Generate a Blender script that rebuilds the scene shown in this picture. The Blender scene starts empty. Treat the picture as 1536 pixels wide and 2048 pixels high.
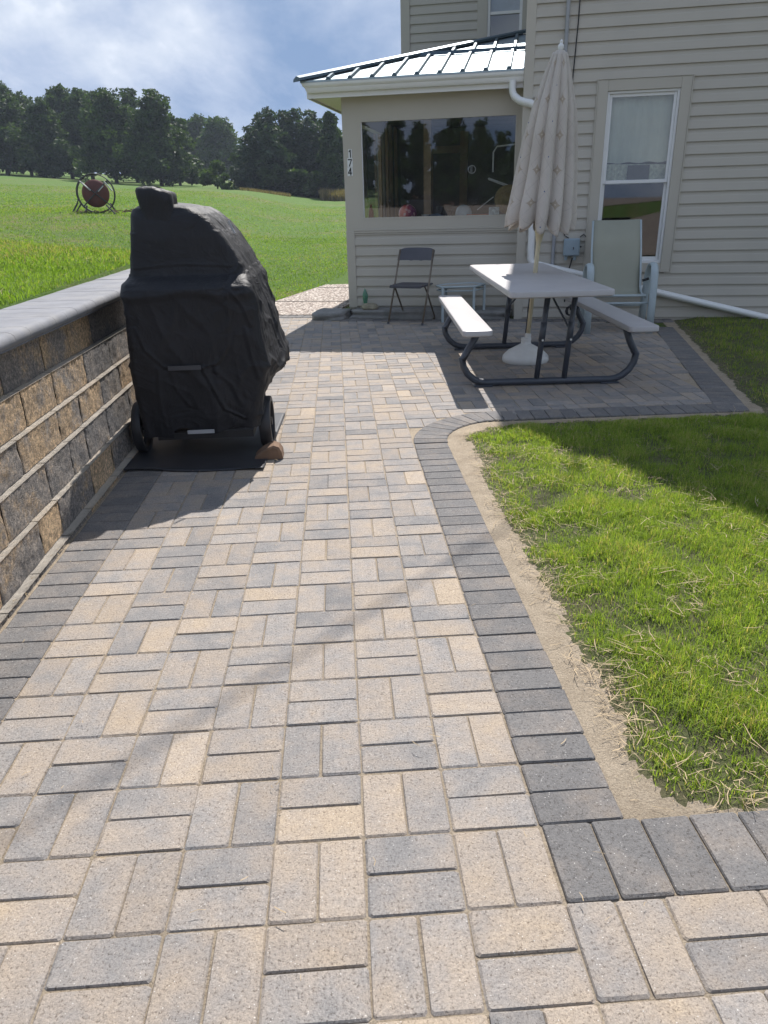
import bpy, math, random
import numpy as np
from mathutils import Vector, Matrix, noise as mnoise

# ------------------------------------------------------------------ camera
SC = bpy.context.scene
COL = SC.collection
cam_d = bpy.data.cameras.new("camera")
cam_d.sensor_fit = 'HORIZONTAL'; cam_d.sensor_width = 36.0
cam_d.lens = 1458.87/1536*36.0
cam_d.clip_start = 0.05; cam_d.clip_end = 3000
cam = bpy.data.objects.new("camera", cam_d); COL.objects.link(cam)
Rr = Vector((0.99774005, -0.06224844, -0.02529659)); Ru = Vector((0.04756839, 0.38847955, 0.92022871)); Rw = Vector((0.04745559, 0.91935236, -0.39056267))
M = Matrix((Rr, Ru, -Rw)).transposed().to_4x4(); M.translation = Vector((0.00232, -0.82562, 1.31190))
cam.matrix_world = M
SC.camera = cam
SC.render.resolution_x = 768; SC.render.resolution_y = 1024
# ------------------------------------------------------------------ light
SUN_EL = math.radians(50.6)
SD = Vector((0.2392, 0.9710, 0)).normalized()*math.cos(SUN_EL); SD.z = math.sin(SUN_EL)   # towards the sun
sun_d = bpy.data.lights.new("sun", 'SUN'); sun_d.energy = 4.6; sun_d.angle = math.radians(0.55); sun_d.color = (1.0, 0.95, 0.895)
sun = bpy.data.objects.new("sun", sun_d); COL.objects.link(sun)
sun.rotation_euler = SD.to_track_quat('Z', 'Y').to_euler(); sun.location = (10, 30, 40)
SKY_STRENGTH = 0.118
EXPOSURE = 0.74
HAZE = 0.0006
W = bpy.data.worlds.new("World"); SC.world = W; W.use_nodes = True
def build_world():
    nt = W.node_tree; nt.nodes.clear(); N = nt.nodes.new; L = nt.links.new
    out = N('ShaderNodeOutputWorld'); bg = N('ShaderNodeBackground'); bg.inputs['Strength'].default_value = SKY_STRENGTH
    sky = N('ShaderNodeTexSky'); sky.sky_type = 'NISHITA'; sky.sun_disc = False
    sky.sun_elevation = SUN_EL; sky.sun_rotation = math.atan2(SD.x, SD.y)
    sky.air_density = 1.0; sky.dust_density = 1.2; sky.ozone_density = 1.0
    tc = N('ShaderNodeTexCoord'); sep = N('ShaderNodeSeparateXYZ'); L(tc.outputs['Generated'], sep.inputs[0])
    # project the view direction onto a cloud deck
    add = N('ShaderNodeMath'); add.operation = 'ADD'; add.inputs[1].default_value = 0.30; L(sep.outputs['Z'], add.inputs[0])
    mx = N('ShaderNodeMath'); mx.operation = 'MAXIMUM'; mx.inputs[1].default_value = 0.05; L(add.outputs[0], mx.inputs[0])
    dx = N('ShaderNodeMath'); dx.operation = 'DIVIDE'; L(sep.outputs['X'], dx.inputs[0]); L(mx.outputs[0], dx.inputs[1])
    dy = N('ShaderNodeMath'); dy.operation = 'DIVIDE'; L(sep.outputs['Y'], dy.inputs[0]); L(mx.outputs[0], dy.inputs[1])
    cb = N('ShaderNodeCombineXYZ'); L(dx.outputs[0], cb.inputs[0]); L(dy.outputs[0], cb.inputs[1])
    cb.inputs[2].default_value = 3.7
    def noise(scale, detail, rough, vec):
        n = N('ShaderNodeTexNoise'); n.inputs['Scale'].default_value = scale; n.inputs['Detail'].default_value = detail; n.inputs['Roughness'].default_value = rough; n.inputs['Distortion'].default_value = 0.25
        L(vec, n.inputs['Vector']); return n
    mp = N('ShaderNodeMapping'); mp.inputs['Location'].default_value = (3.3, -9.2, 0); mp.inputs['Scale'].default_value = (1.0, 0.75, 1)
    L(cb.outputs[0], mp.inputs['Vector'])
    n1 = noise(1.1, 7, 0.56, mp.outputs[0])       # cover
    n2 = noise(1.5, 10, 0.60, mp.outputs[0])       # light and dark of the cloud
    r1 = N('ShaderNodeValToRGB'); r1.color_ramp.elements[0].position = 0.18; r1.color_ramp.elements[1].position = 0.40; L(n1.outputs['Fac'], r1.inputs[0])
    dirn = N('ShaderNodeVectorMath'); dirn.operation = 'NORMALIZE'; L(tc.outputs['Generated'], dirn.inputs[0])
    warp = noise(7.0, 5, .6, dirn.outputs[0])
    acc = n2.outputs['Fac']
    for (dv, inner, outer, amt) in (((-.150, .979, .139), .9998, .994, .075), ((-.20, .975, .20), 1.0, .985, .02), ((-.31, .93, .21), 1.0, .975, .06), ((-.26, .954, .125), 1.0, .990, -.12), ((-.03, .992, .115), 1.0, .985, -.13)):
        dt = N('ShaderNodeVectorMath'); dt.operation = 'DOT_PRODUCT'; L(dirn.outputs[0], dt.inputs[0]); dt.inputs[1].default_value = Vector(dv).normalized()
        w_ = N('ShaderNodeMath'); w_.operation = 'MULTIPLY_ADD'; L(warp.outputs['Fac'], w_.inputs[0]); w_.inputs[1].default_value = .022; L(dt.outputs['Value'], w_.inputs[2])
        w2 = N('ShaderNodeMath'); w2.operation = 'SUBTRACT'; w2.inputs[1].default_value = .011; L(w_.outputs[0], w2.inputs[0])
        mr = N('ShaderNodeMapRange'); mr.interpolation_type = 'SMOOTHSTEP'; L(w2.outputs[0], mr.inputs[0]); mr.inputs[1].default_value = outer; mr.inputs[2].default_value = inner; mr.inputs[3].default_value = 0; mr.inputs[4].default_value = amt
        ad = N('ShaderNodeMath'); ad.operation = 'ADD'; L(acc, ad.inputs[0]); L(mr.outputs[0], ad.inputs[1]); acc = ad.outputs[0]
    r2 = N('ShaderNodeValToRGB'); e = r2.color_ramp.elements
    e[0].position = 0.32; e[0].color = (1.3, 1.95, 3.15, 1); e[1].position = 0.72; e[1].color = (6.0, 6.15, 6.5, 1)
    m = e.new(0.50); m.color = (2.6, 3.1, 4.1, 1)
    m2 = e.new(0.60); m2.color = (3.7, 4.1, 4.8, 1)
    L(acc, r2.inputs[0])
    mix = N('ShaderNodeMixRGB'); L(r1.outputs[0], mix.inputs[0]); L(sky.outputs[0], mix.inputs[1]); L(r2.outputs[0], mix.inputs[2])
    L(mix.outputs[0], bg.inputs['Color']); L(bg.outputs[0], out.inputs['Surface'])
build_world()
SC.view_settings.view_transform = 'Standard'; SC.view_settings.look = 'None'
SC.view_settings.exposure = EXPOSURE; SC.view_settings.gamma = 1.0; SC.view_settings.use_curve_mapping = False
SC.render.engine = 'CYCLES'
try:
    SC.cycles.max_bounces = 6; SC.cycles.transparent_max_bounces = 12; SC.cycles.caustics_reflective = False; SC.cycles.caustics_refractive = False
except Exception: pass

rnd = random.Random(7); RS = np.random.RandomState(11)
# ------------------------------------------------------------------ helpers
def tag(o, label=None, cat=None, group=None, kind=None):
    if label: o['label'] = label
    if cat: o['category'] = cat
    if group: o['group'] = group
    if kind: o['kind'] = kind
    return o
def empty(name, loc, rz=0, label=None, cat=None, group=None):
    o = bpy.data.objects.new(name, None); COL.objects.link(o); o.location = loc; o.rotation_euler = (0, 0, rz); o.empty_display_size = .1
    return tag(o, label, cat, group)
class MB:
    def __init__(s): s.v = []; s.f = []
    def add(s, vs, fs):
        b = len(s.v); s.v += [tuple(v) for v in vs]; s.f += [tuple(i+b for i in f) for f in fs]
    def box(s, x0, x1, y0, y1, z0, z1, T=None):
        vs = [Vector((x, y, z)) for z in (z0, z1) for y in (y0, y1) for x in (x0, x1)]
        if T is not None: vs = [T @ v for v in vs]
        s.add(vs, [(0, 2, 3, 1), (4, 5, 7, 6), (0, 1, 5, 4), (2, 6, 7, 3), (0, 4, 6, 2), (1, 3, 7, 5)])
    def cbox(s, x0, x1, y0, y1, z0, z1, c=.004, T=None):
        # chamfered box (top and bottom edges and corners)
        def ring(z, i): return [Vector(p) for p in ((x0+i+c, y0+i, z), (x1-i-c, y0+i, z), (x1-i, y0+i+c, z), (x1-i, y1-i-c, z), (x1-i-c, y1-i, z), (x0+i+c, y1-i, z), (x0+i, y1-i-c, z), (x0+i, y0+i+c, z))]
        R_ = [ring(z0, c), ring(z0+c, 0), ring(z1-c, 0), ring(z1, c)]
        vs = [p for r in R_ for p in r]
        if T is not None: vs = [T @ v for v in vs]
        fs = [tuple(range(7, -1, -1)), tuple(range(24, 32))]
        for k in range(3):
            for i in range(8):
                j = (i+1) % 8; fs.append((k*8+i, k*8+j, k*8+8+j, k*8+8+i))
        s.add(vs, fs)
    def prism(s, poly, z0, z1, T=None):
        n = len(poly); vs = [Vector((x, y, z0)) for x, y in poly]+[Vector((x, y, z1)) for x, y in poly]
        if T is not None: vs = [T @ v for v in vs]
        s.add(vs, [tuple(range(n-1, -1, -1)), tuple(range(n, 2*n))]+[(i, (i+1) % n, n+(i+1) % n, n+i) for i in range(n)])
    def tube(s, pts, r, n=8, cap=True, flat=None):
        pts = [Vector(p) for p in pts]; rs = r if isinstance(r, (list, tuple)) else [r]*len(pts)
        tang = []
        for i in range(len(pts)):
            a = pts[max(i-1, 0)]; b = pts[min(i+1, len(pts)-1)]; tang.append((b-a).normalized())
        up = Vector((0, 0, 1)) if abs(tang[0].z) < .9 else Vector((1, 0, 0))
        u = tang[0].cross(up).normalized(); b0 = len(s.v)
        for i, p in enumerate(pts):
            t = tang[i]; u = (u-t*u.dot(t)).normalized(); w = t.cross(u)
            for k in range(n):
                a = 2*math.pi*(k+.5)/n
                ru, rw = (rs[i], rs[i]) if flat is None else (rs[i]*flat[0], rs[i]*flat[1])
                s.v.append(tuple(p+u*math.cos(a)*ru+w*math.sin(a)*rw))
        for i in range(len(pts)-1):
            for k in range(n):
                j = (k+1) % n; s.f.append((b0+i*n+k, b0+i*n+j, b0+i*n+n+j, b0+i*n+n+k))
        if cap:
            s.f.append(tuple(b0+k for k in range(n-1, -1, -1))); e = b0+(len(pts)-1)*n; s.f.append(tuple(e+k for k in range(n)))
    def lathe(s, prof, n=24, T=None):
        b0 = len(s.v)
        for r, z in prof:
            for k in range(n):
                a = 2*math.pi*k/n; p = Vector((r*math.cos(a), r*math.sin(a), z))
                if T is not None: p = T @ p
                s.v.append(tuple(p))
        for i in range(len(prof)-1):
            for k in range(n):
                j = (k+1) % n; s.f.append((b0+i*n+k, b0+i*n+j, b0+i*n+n+j, b0+i*n+n+k))
        s.f.append(tuple(b0+k for k in range(n-1, -1, -1))); e = b0+(len(prof)-1)*n; s.f.append(tuple(e+k for k in range(n)))
    def build(s, name, m, parent=None, smooth=False, loc=None):
        me = bpy.data.meshes.new(name); me.from_pydata(s.v, [], s.f); me.validate(); me.update()
        if m: me.materials.append(m)
        if smooth:
            me.polygons.foreach_set('use_smooth', [True]*len(me.polygons))
            if smooth != 'all':
                try: me.set_sharp_from_angle(angle=math.radians(38))
                except Exception: pass
        o = bpy.data.objects.new(name, me); COL.objects.link(o)
        if parent: o.parent = parent
        if loc: o.location = loc
        return o
def fast_mesh(name, V, F, m, cols=None, parent=None, smooth=False):
    """V (n,3), F (m,k) arrays"""
    me = bpy.data.meshes.new(name); k = F.shape[1]
    me.vertices.add(len(V)); me.vertices.foreach_set('co', np.asarray(V, np.float32).ravel())
    me.loops.add(F.size); me.loops.foreach_set('vertex_index', F.astype(np.int32).ravel())
    me.polygons.add(len(F)); me.polygons.foreach_set('loop_start', np.arange(0, F.size, k, dtype=np.int32)); me.polygons.foreach_set('loop_total', np.full(len(F), k, np.int32))
    if smooth: me.polygons.foreach_set('use_smooth', np.ones(len(F), bool))
    me.update(calc_edges=True)
    if cols is not None:
        a = me.color_attributes.new('tint', 'FLOAT_COLOR', 'POINT'); c = np.ones((len(V), 4), np.float32); c[:, :cols.shape[1]] = cols; a.data.foreach_set('color', c.ravel())
    me.materials.append(m); o = bpy.data.objects.new(name, me); COL.objects.link(o)
    if parent: o.parent = parent
    return o
def arc(cx, cy, r, a0, a1, n): return [(cx+r*math.cos(math.radians(a0+(a1-a0)*i/n)), cy+r*math.sin(math.radians(a0+(a1-a0)*i/n))) for i in range(n+1)]

# ------------------------------------------------------------------ materials
def newmat(name):
    m = bpy.data.materials.new(name); m.use_nodes = True; nt = m.node_tree; b = nt.nodes['Principled BSDF']; return m, nt, b
def nnode(nt, scale, detail=4, rough=.55, vec=None, dist=0):
    n = nt.nodes.new('ShaderNodeTexNoise'); n.inputs['Scale'].default_value = scale; n.inputs['Detail'].default_value = detail; n.inputs['Roughness'].default_value = rough; n.inputs['Distortion'].default_value = dist
    if vec: nt.links.new(vec, n.inputs['Vector'])
    return n
def ramp(nt, inp, stops):
    r = nt.nodes.new('ShaderNodeValToRGB'); e = r.color_ramp.elements
    e[0].position = stops[0][0]; e[0].color = (*stops[0][1], 1); e[1].position = stops[-1][0]; e[1].color = (*stops[-1][1], 1)
    for p, c in stops[1:-1]: x = e.new(p); x.color = (*c, 1)
    nt.links.new(inp, r.inputs[0]); return r
def mixc(nt, f, a, b, mode='MIX'):
    m = nt.nodes.new('ShaderNodeMixRGB'); m.blend_type = mode
    for i, x in enumerate((f, a, b)):
        if isinstance(x, (int, float)): m.inputs[i].default_value = x
        elif isinstance(x, tuple): m.inputs[i].default_value = (*x, 1)
        else: nt.links.new(x, m.inputs[i])
    return m.outputs[0]
def bump(nt, b, h, strength, dist=.01, prev=None):
    bn = nt.nodes.new('ShaderNodeBump'); bn.inputs['Strength'].default_value = strength; bn.inputs['Distance'].default_value = dist
    nt.links.new(h, bn.inputs['Height'])
    if prev: nt.links.new(prev, bn.inputs['Normal'])
    nt.links.new(bn.outputs[0], b.inputs['Normal']); return bn.outputs[0]
def math_(nt, op, a, b=None):
    m = nt.nodes.new('ShaderNodeMath'); m.operation = op
    for i, x in enumerate((a, b)):
        if x is None: continue
        if isinstance(x, (int, float)): m.inputs[i].default_value = x
        else: nt.links.new(x, m.inputs[i])
    return m.outputs[0]
def objco(nt): return nt.nodes.new('ShaderNodeTexCoord').outputs['Object']
def pm(name, col, rough=.6, metal=0, var=.12, scale=6, bs=0, bscale=150, bdist=.003, spec=.5, dirt=None):
    m, nt, b = newmat(name); co = objco(nt)
    n = nnode(nt, scale, 5, .6, co)
    lo = tuple(c*(1-var) for c in col); hi = tuple(min(1, c*(1+var)) for c in col)
    c = ramp(nt, n.outputs['Fac'], [(.3, lo), (.7, hi)]).outputs[0]
    if dirt:
        d = nnode(nt, scale*.35, 6, .7, co); f = ramp(nt, d.outputs['Fac'], [(.5, (0, 0, 0)), (.72, (.6, .6, .6))]).outputs[0]
        c = mixc(nt, f, c, dirt)
    nt.links.new(c, b.inputs['Base Color'])
    b.inputs['Roughness'].default_value = rough; b.inputs['Metallic'].default_value = metal; b.inputs['Specular IOR Level'].default_value = spec
    if bs:
        n2 = nnode(nt, bscale, 3, .6, co); bump(nt, b, n2.outputs['Fac'], bs, bdist)
    return m

def paver_mat():
    m, nt, b = newmat('paver_concrete'); co = objco(nt); L = nt.links.new
    at = nt.nodes.new('ShaderNodeVertexColor'); at.layer_name = 'tint'; sp = nt.nodes.new('ShaderNodeSeparateColor'); L(at.outputs[0], sp.inputs[0])
    tan, val, seed = sp.outputs[0], sp.outputs[1], sp.outputs[2]
    off = nt.nodes.new('ShaderNodeCombineXYZ'); sc = math_(nt, 'MULTIPLY', seed, 37.0); L(sc, off.inputs[0]); L(math_(nt, 'MULTIPLY', seed, 91.0), off.inputs[1])
    va = nt.nodes.new('ShaderNodeVectorMath'); va.operation = 'ADD'; L(co, va.inputs[0]); L(off.outputs[0], va.inputs[1])
    n = nnode(nt, 6.5, 4, .6, va.outputs[0])
    f = math_(nt, 'ADD', tan, math_(nt, 'MULTIPLY', math_(nt, 'SUBTRACT', n.outputs['Fac'], .5), 1.9))
    c = ramp(nt, f, [(0.0, (.212, .212, .214)), (.25, (.262, .250, .240)), (.5, (.300, .270, .240)), (.75, (.330, .286, .238)), (1.0, (.352, .296, .230))]).outputs[0]
    c = mixc(nt, 1.0, c, mixc(nt, val, (.44, .43, .43), (1.44, 1.41, 1.38)), 'MULTIPLY')
    # mottling, pits and pale specks of the cast face
    g = nnode(nt, 38, 6, .78, co); c = mixc(nt, .75, c, mixc(nt, g.outputs['Fac'], (.62, .62, .64), (1.38, 1.36, 1.32)), 'MULTIPLY')
    g2 = nnode(nt, 150, 5, .8, co); pit = ramp(nt, g2.outputs['Fac'], [(.39, (0, 0, 0)), (.455, (1, 1, 1))]).outputs[0]
    c = mixc(nt, pit, mixc(nt, 1.0, c, (.50, .47, .45), 'MULTIPLY'), c)
    fl = nnode(nt, 210, 4, .8, co); c = mixc(nt, .8, c, ramp(nt, fl.outputs['Fac'], [(.33, (.72, .71, .70)), (.5, (1, 1, 1)), (.66, (1.36, 1.34, 1.30))]).outputs[0], 'MULTIPLY')
    vo = nt.nodes.new('ShaderNodeTexVoronoi'); vo.inputs['Scale'].default_value = 130; L(co, vo.inputs['Vector'])
    spk = ramp(nt, vo.outputs['Distance'], [(.10, (1, 1, 1)), (.19, (0, 0, 0))]).outputs[0]
    sel = nnode(nt, 60, 2, .5, co); spk = math_(nt, 'MULTIPLY', spk, math_(nt, 'GREATER_THAN', sel.outputs['Fac'], .56))
    c = mixc(nt, math_(nt, 'MULTIPLY', spk, .55), c, (.72, .70, .66))
    L(c, b.inputs['Base Color']); b.inputs['Roughness'].default_value = .86; b.inputs['Specular IOR Level'].default_value = .3
    h = mixc(nt, .5, g2.outputs['Fac'], nnode(nt, 70, 4, .75, co).outputs['Fac'])
    bump(nt, b, h, .75, .007)
    return m
M_PAVER = paver_mat()
def sand_mat():
    m, nt, b = newmat('sand'); co = objco(nt)
    a = nnode(nt, 9, 6, .65, co); g = nnode(nt, 170, 5, .85, co); g1 = nnode(nt, 70, 4, .7, co)
    c = ramp(nt, a.outputs['Fac'], [(.3, (.31, .255, .19)), (.7, (.43, .36, .275))]).outputs[0]
    c = mixc(nt, .8, c, ramp(nt, g.outputs['Fac'], [(.30, (.35, .30, .27)), (.5, (1, 1, 1)), (.70, (1.45, 1.45, 1.42))]).outputs[0], 'MULTIPLY')
    nt.links.new(c, b.inputs['Base Color']); b.inputs['Roughness'].default_value = .95; b.inputs['Specular IOR Level'].default_value = .1
    bump(nt, b, mixc(nt, .5, g.outputs['Fac'], g1.outputs['Fac']), 1.0, .016); return m
M_SAND = sand_mat()
def ground_mat():
    m, nt, b = newmat('grassy_soil'); co = objco(nt); L = nt.links.new
    big = nnode(nt, .16, 5, .6, co); mid = nnode(nt, 1.6, 6, .7, co); fine = nnode(nt, 28, 5, .8, co)
    grass = ramp(nt, fine.outputs['Fac'], [(.25, (.040, .078, .014)), (.5, (.078, .142, .026)), (.72, (.125, .200, .040))]).outputs[0]
    dry = ramp(nt, fine.outputs['Fac'], [(.25, (.11, .085, .045)), (.7, (.24, .19, .10))]).outputs[0]
    f = ramp(nt, mixc(nt, .45, big.outputs['Fac'], mid.outputs['Fac']), [(.50, (0, 0, 0)), (.66, (.85, .85, .85))]).outputs[0]
    c = mixc(nt, f, grass, dry)
    L(c, b.inputs['Base Color']); b.inputs['Roughness'].default_value = .95; b.inputs['Specular IOR Level'].default_value = .15
    bump(nt, b, mixc(nt, .5, fine.outputs['Fac'], nnode(nt, 6, 5, .8, co).outputs['Fac']), 1.0, .06); return m
M_GROUND = ground_mat()
def lawn_soil():
    m, nt, b = newmat('lawn_soil'); co = objco(nt)
    fine = nnode(nt, 45, 5, .8, co); mid = nnode(nt, 4, 5, .7, co)
    c = ramp(nt, fine.outputs['Fac'], [(.3, (.05, .045, .022)), (.6, (.11, .10, .045)), (.75, (.22, .18, .10))]).outputs[0]
    c = mixc(nt, ramp(nt, mid.outputs['Fac'], [(.4, (0, 0, 0)), (.65, (.7, .7, .7))]).outputs[0], c, (.06, .09, .02))
    nt.links.new(c, b.inputs['Base Color']); b.inputs['Roughness'].default_value = .95
    bump(nt, b, fine.outputs['Fac'], 1.0, .02); return m
M_SOIL = lawn_soil()
def leaf_mat(name, c0, c1, trans=.45, rough=.6, c2=None, spec=.15):
    m, nt, b = newmat(name); L = nt.links.new
    at = nt.nodes.new('ShaderNodeVertexColor'); at.layer_name = 'tint'; sp = nt.nodes.new('ShaderNodeSeparateColor'); L(at.outputs[0], sp.inputs[0])
    c = mixc(nt, sp.outputs[0], c0, c1)
    if c2: c = mixc(nt, ramp(nt, sp.outputs[0], [(.80, (0, 0, 0)), (.92, (1, 1, 1))]).outputs[0], c, c2)
    L(c, b.inputs['Base Color']); b.inputs['Roughness'].default_value = rough; b.inputs['Specular IOR Level'].default_value = spec
    tr = nt.nodes.new('ShaderNodeBsdfTranslucent'); L(mixc(nt, 1.0, c, (1.45, 1.55, .55), 'MULTIPLY'), tr.inputs[0])
    mx = nt.nodes.new('ShaderNodeMixShader'); mx.inputs[0].default_value = trans; L(b.outputs[0], mx.inputs[1]); L(tr.outputs[0], mx.inputs[2])
    L(mx.outputs[0], nt.nodes['Material Output'].inputs['Surface']); return m
M_GRASS = leaf_mat('grass_blade', (.100, .158, .030), (.32, .41, .085), .5, c2=(.44, .36, .20))
M_FGRASS = leaf_mat('field_grass_blade', (.075, .138, .024), (.230, .330, .060), .5, c2=(.27, .24, .13))
M_DRYG = leaf_mat('dry_grass', (.11, .10, .05), (.24, .18, .11), .35)
M_STRAW = pm('straw', (.33, .25, .15), .8, var=.55, scale=22)
M_LEAF_D = leaf_mat('leaf_dark', (.022, .042, .020), (.066, .108, .036), .3)
M_LEAF_M = leaf_mat('leaf_mid', (.022, .045, .014), (.070, .115, .030), .3)
M_LEAF_P = leaf_mat('needle_dark', (.018, .036, .026), (.050, .082, .042), .25)
M_BARK = pm('bark', (.075, .062, .05), .9, var=.35, scale=3, bs=.6, bscale=12, bdist=.05)
def block_mat():
    m, nt, b = newmat('split_face_block'); co = objco(nt); L = nt.links.new
    at = nt.nodes.new('ShaderNodeVertexColor'); at.layer_name = 'tint'; sp = nt.nodes.new('ShaderNodeSeparateColor'); L(at.outputs[0], sp.inputs[0])
    n = nnode(nt, 4.5, 3, .6, co, .4)
    f = math_(nt, 'ADD', sp.outputs[0], math_(nt, 'MULTIPLY', math_(nt, 'SUBTRACT', mixc(nt, .35, n.outputs['Fac'], nnode(nt, 40, 4, .8, co).outputs['Fac']), .5), 2.0))
    c = ramp(nt, f, [(.05, (.17, .165, .165)), (.35, (.28, .25, .225)), (.55, (.46, .34, .22)), (.75, (.54, .39, .24)), (1, (.58, .43, .28))]).outputs[0]
    g = nnode(nt, 62, 6, .85, co); c = mixc(nt, .9, c, ramp(nt, g.outputs['Fac'], [(.36, (.36, .35, .35)), (.5, (1, 1, 1)), (.62, (2.1, 2.0, 1.85))]).outputs[0], 'MULTIPLY')  # bright flecks paint the grains that catch the grazing sun
    # sawn ledges painted paler to show the sun on their tops
    L(mixc(nt, sp.outputs[1], c, mixc(nt, .75, c, (.74, .66, .55))), b.inputs['Base Color']); b.inputs['Roughness'].default_value = .9
    h = mixc(nt, .45, nnode(nt, 60, 6, .82, co, .3).outputs['Fac'], nnode(nt, 150, 4, .8, co).outputs['Fac']); bump(nt, b, h, 1.0, .028)
    return m
M_BLOCK = block_mat()
M_CAP = pm('cap_concrete', (.160, .165, .182), .8, var=.16, scale=7, bs=.35, bscale=160, dirt=(.25, .24, .225))
M_SIDING = pm('vinyl_siding', (.440, .408, .350), .52, var=.03, scale=2, bs=.05, bscale=60, bdist=.001, spec=.35, dirt=(.385, .36, .315))
M_TRIM = pm('beige_trim', (.445, .413, .352), .5, var=.03, scale=2, spec=.35)
M_WHITE = pm('white_aluminium', (.72, .72, .71), .38, var=.03, scale=3, dirt=(.62, .61, .57))
M_SOFFIT = pm('soffit', (.62, .60, .55), .5, var=.03)
M_RIB = pm('roof_seam_shade', (.045, .085, .115), .45, metal=.5, var=.1, scale=4, spec=.8)  # shadow side of the seams painted in as a darker blue
M_ROOF = pm('metal_roof_with_glare', (.30, .37, .41), .42, metal=.75, var=.1, scale=4, bs=.12, bscale=25, bdist=.004, spec=.9)  # white glare on the blue metal put into a paler base colour
M_DARK = pm('dark_interior', (.19, .17, .15), .85, var=.3, scale=2)
M_WOOD = pm('interior_wood', (.36, .24, .15), .6, var=.25, scale=5)
M_SLAB = pm('grey_slab_stone', (.20, .195, .185), .9, var=.25, scale=7, bs=.7, bscale=40, bdist=.012)
def glass_mat(name, tintc=(.90, .93, .92), minr=.035):
    m, nt, b = newmat(name); L = nt.links.new; nt.nodes.remove(b)
    t = nt.nodes.new('ShaderNodeBsdfTransparent'); t.inputs[0].default_value = (*tintc, 1)
    g = nt.nodes.new('ShaderNodeBsdfGlossy'); g.inputs['Roughness'].default_value = .015; g.inputs[0].default_value = (.95, .97, 1, 1)
    fr = nt.nodes.new('ShaderNodeFresnel'); fr.inputs[0].default_value = 1.5
    f = math_(nt, 'ADD', math_(nt, 'MULTIPLY', fr.outputs[0], 2.1), minr)
    mx = nt.nodes.new('ShaderNodeMixShader'); L(f, mx.inputs[0]); L(t.outputs[0], mx.inputs[1]); L(g.outputs[0], mx.inputs[2])
    L(mx.outputs[0], nt.nodes['Material Output'].inputs['Surface']); return m
M_GLASS = glass_mat('window_glass')
M_GLASSD = glass_mat('table_glass', (.55, .68, .64), .1)

# ------------------------------------------------------------------ terrain
def smooth(t): t = np.clip(t, 0, 1); return t*t*(3-2*t)
def zterr(x, y):
    x = np.asarray(x, float); y = np.asarray(y, float)
    u = x/np.maximum(y+.83, 6.)
    S = np.interp(u, [-.9, -.404, -.26, -.1, 0, .25], [.047, .043, .031, .020, .0105, .0095])
    z75 = 1.31+75.8*S; z130 = 1.31+131*(S+.0085); z400 = z130+1.0
    wl = smooth((-1.0-x)/(1.2+.34*np.clip(y-7, 0, 14)))
    z20 = wl*1.29+(1-wl)*.34
    far = np.where(y < 75, z20+(z75-z20)*((y-20)/55), np.where(y < 130, z75+(z130-z75)*(y-75)/55, z130+(z400-z130)*np.clip((y-130)/270, 0, 1)))
    left = np.interp(y, [-60, 0, 8, 20], [.85, .85, .93, 1.29])
    right = np.interp(y, [-60, 12, 20], [0, 0, .34])-.012
    wn = np.where(y < 6.6, (x < -1.65)*1.0, smooth((-1.25-x)/(.35+1.0*np.clip(y-6.6, 0, 30))))
    near = wn*left+(1-wn)*right
    k = smooth((y-12)/8.)
    z = near*(1-k)+np.where(y > 12, far, 0)*k
    und = .06*np.sin(x*.23+1.3)*np.cos(y*.19)*np.clip((y-14)/20, 0, 1)
    return z+und
xs = np.concatenate([np.arange(-320, -60, 20), np.arange(-60, -12, 3), np.arange(-12, -1.8, .4), [-1.8, -1.656, -1.646, -1.4, -1.2], np.arange(-1, 4.2, .25), np.arange(4.5, 14, 1), np.arange(14, 60, 4), np.arange(60, 330, 20)])
ys = np.concatenate([np.arange(-200, -20, 15), np.arange(-20, -4, 2), np.arange(-4, 6.5, .4), [6.55, 6.65], np.arange(7, 24, .4), np.arange(25, 80, 2.5), np.arange(80, 140, 6), np.arange(150, 900, 50)])
GX, GY = np.meshgrid(xs, ys); GZ = zterr(GX, GY)
nx, ny = len(xs), len(ys); idx = np.arange(nx*ny).reshape(ny, nx)
F = np.stack([idx[:-1, :-1], idx[:-1, 1:], idx[1:, 1:], idx[1:, :-1]], -1).reshape(-1, 4)
g = fast_mesh('ground', np.stack([GX, GY, GZ], -1).reshape(-1, 3), F, M_GROUND, smooth=False); tag(g, kind='structure')

# ------------------------------------------------------------------ house frame
AH = 0.24153; HO = Vector((2.0779, 7.9202, 0))
HE = Vector((math.cos(AH), -math.sin(AH), 0)); HN = Vector((-math.sin(AH), -math.cos(AH), 0))
def H(s, t, z=0): return HO+HE*s+HN*t+Vector((0, 0, z))

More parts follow.
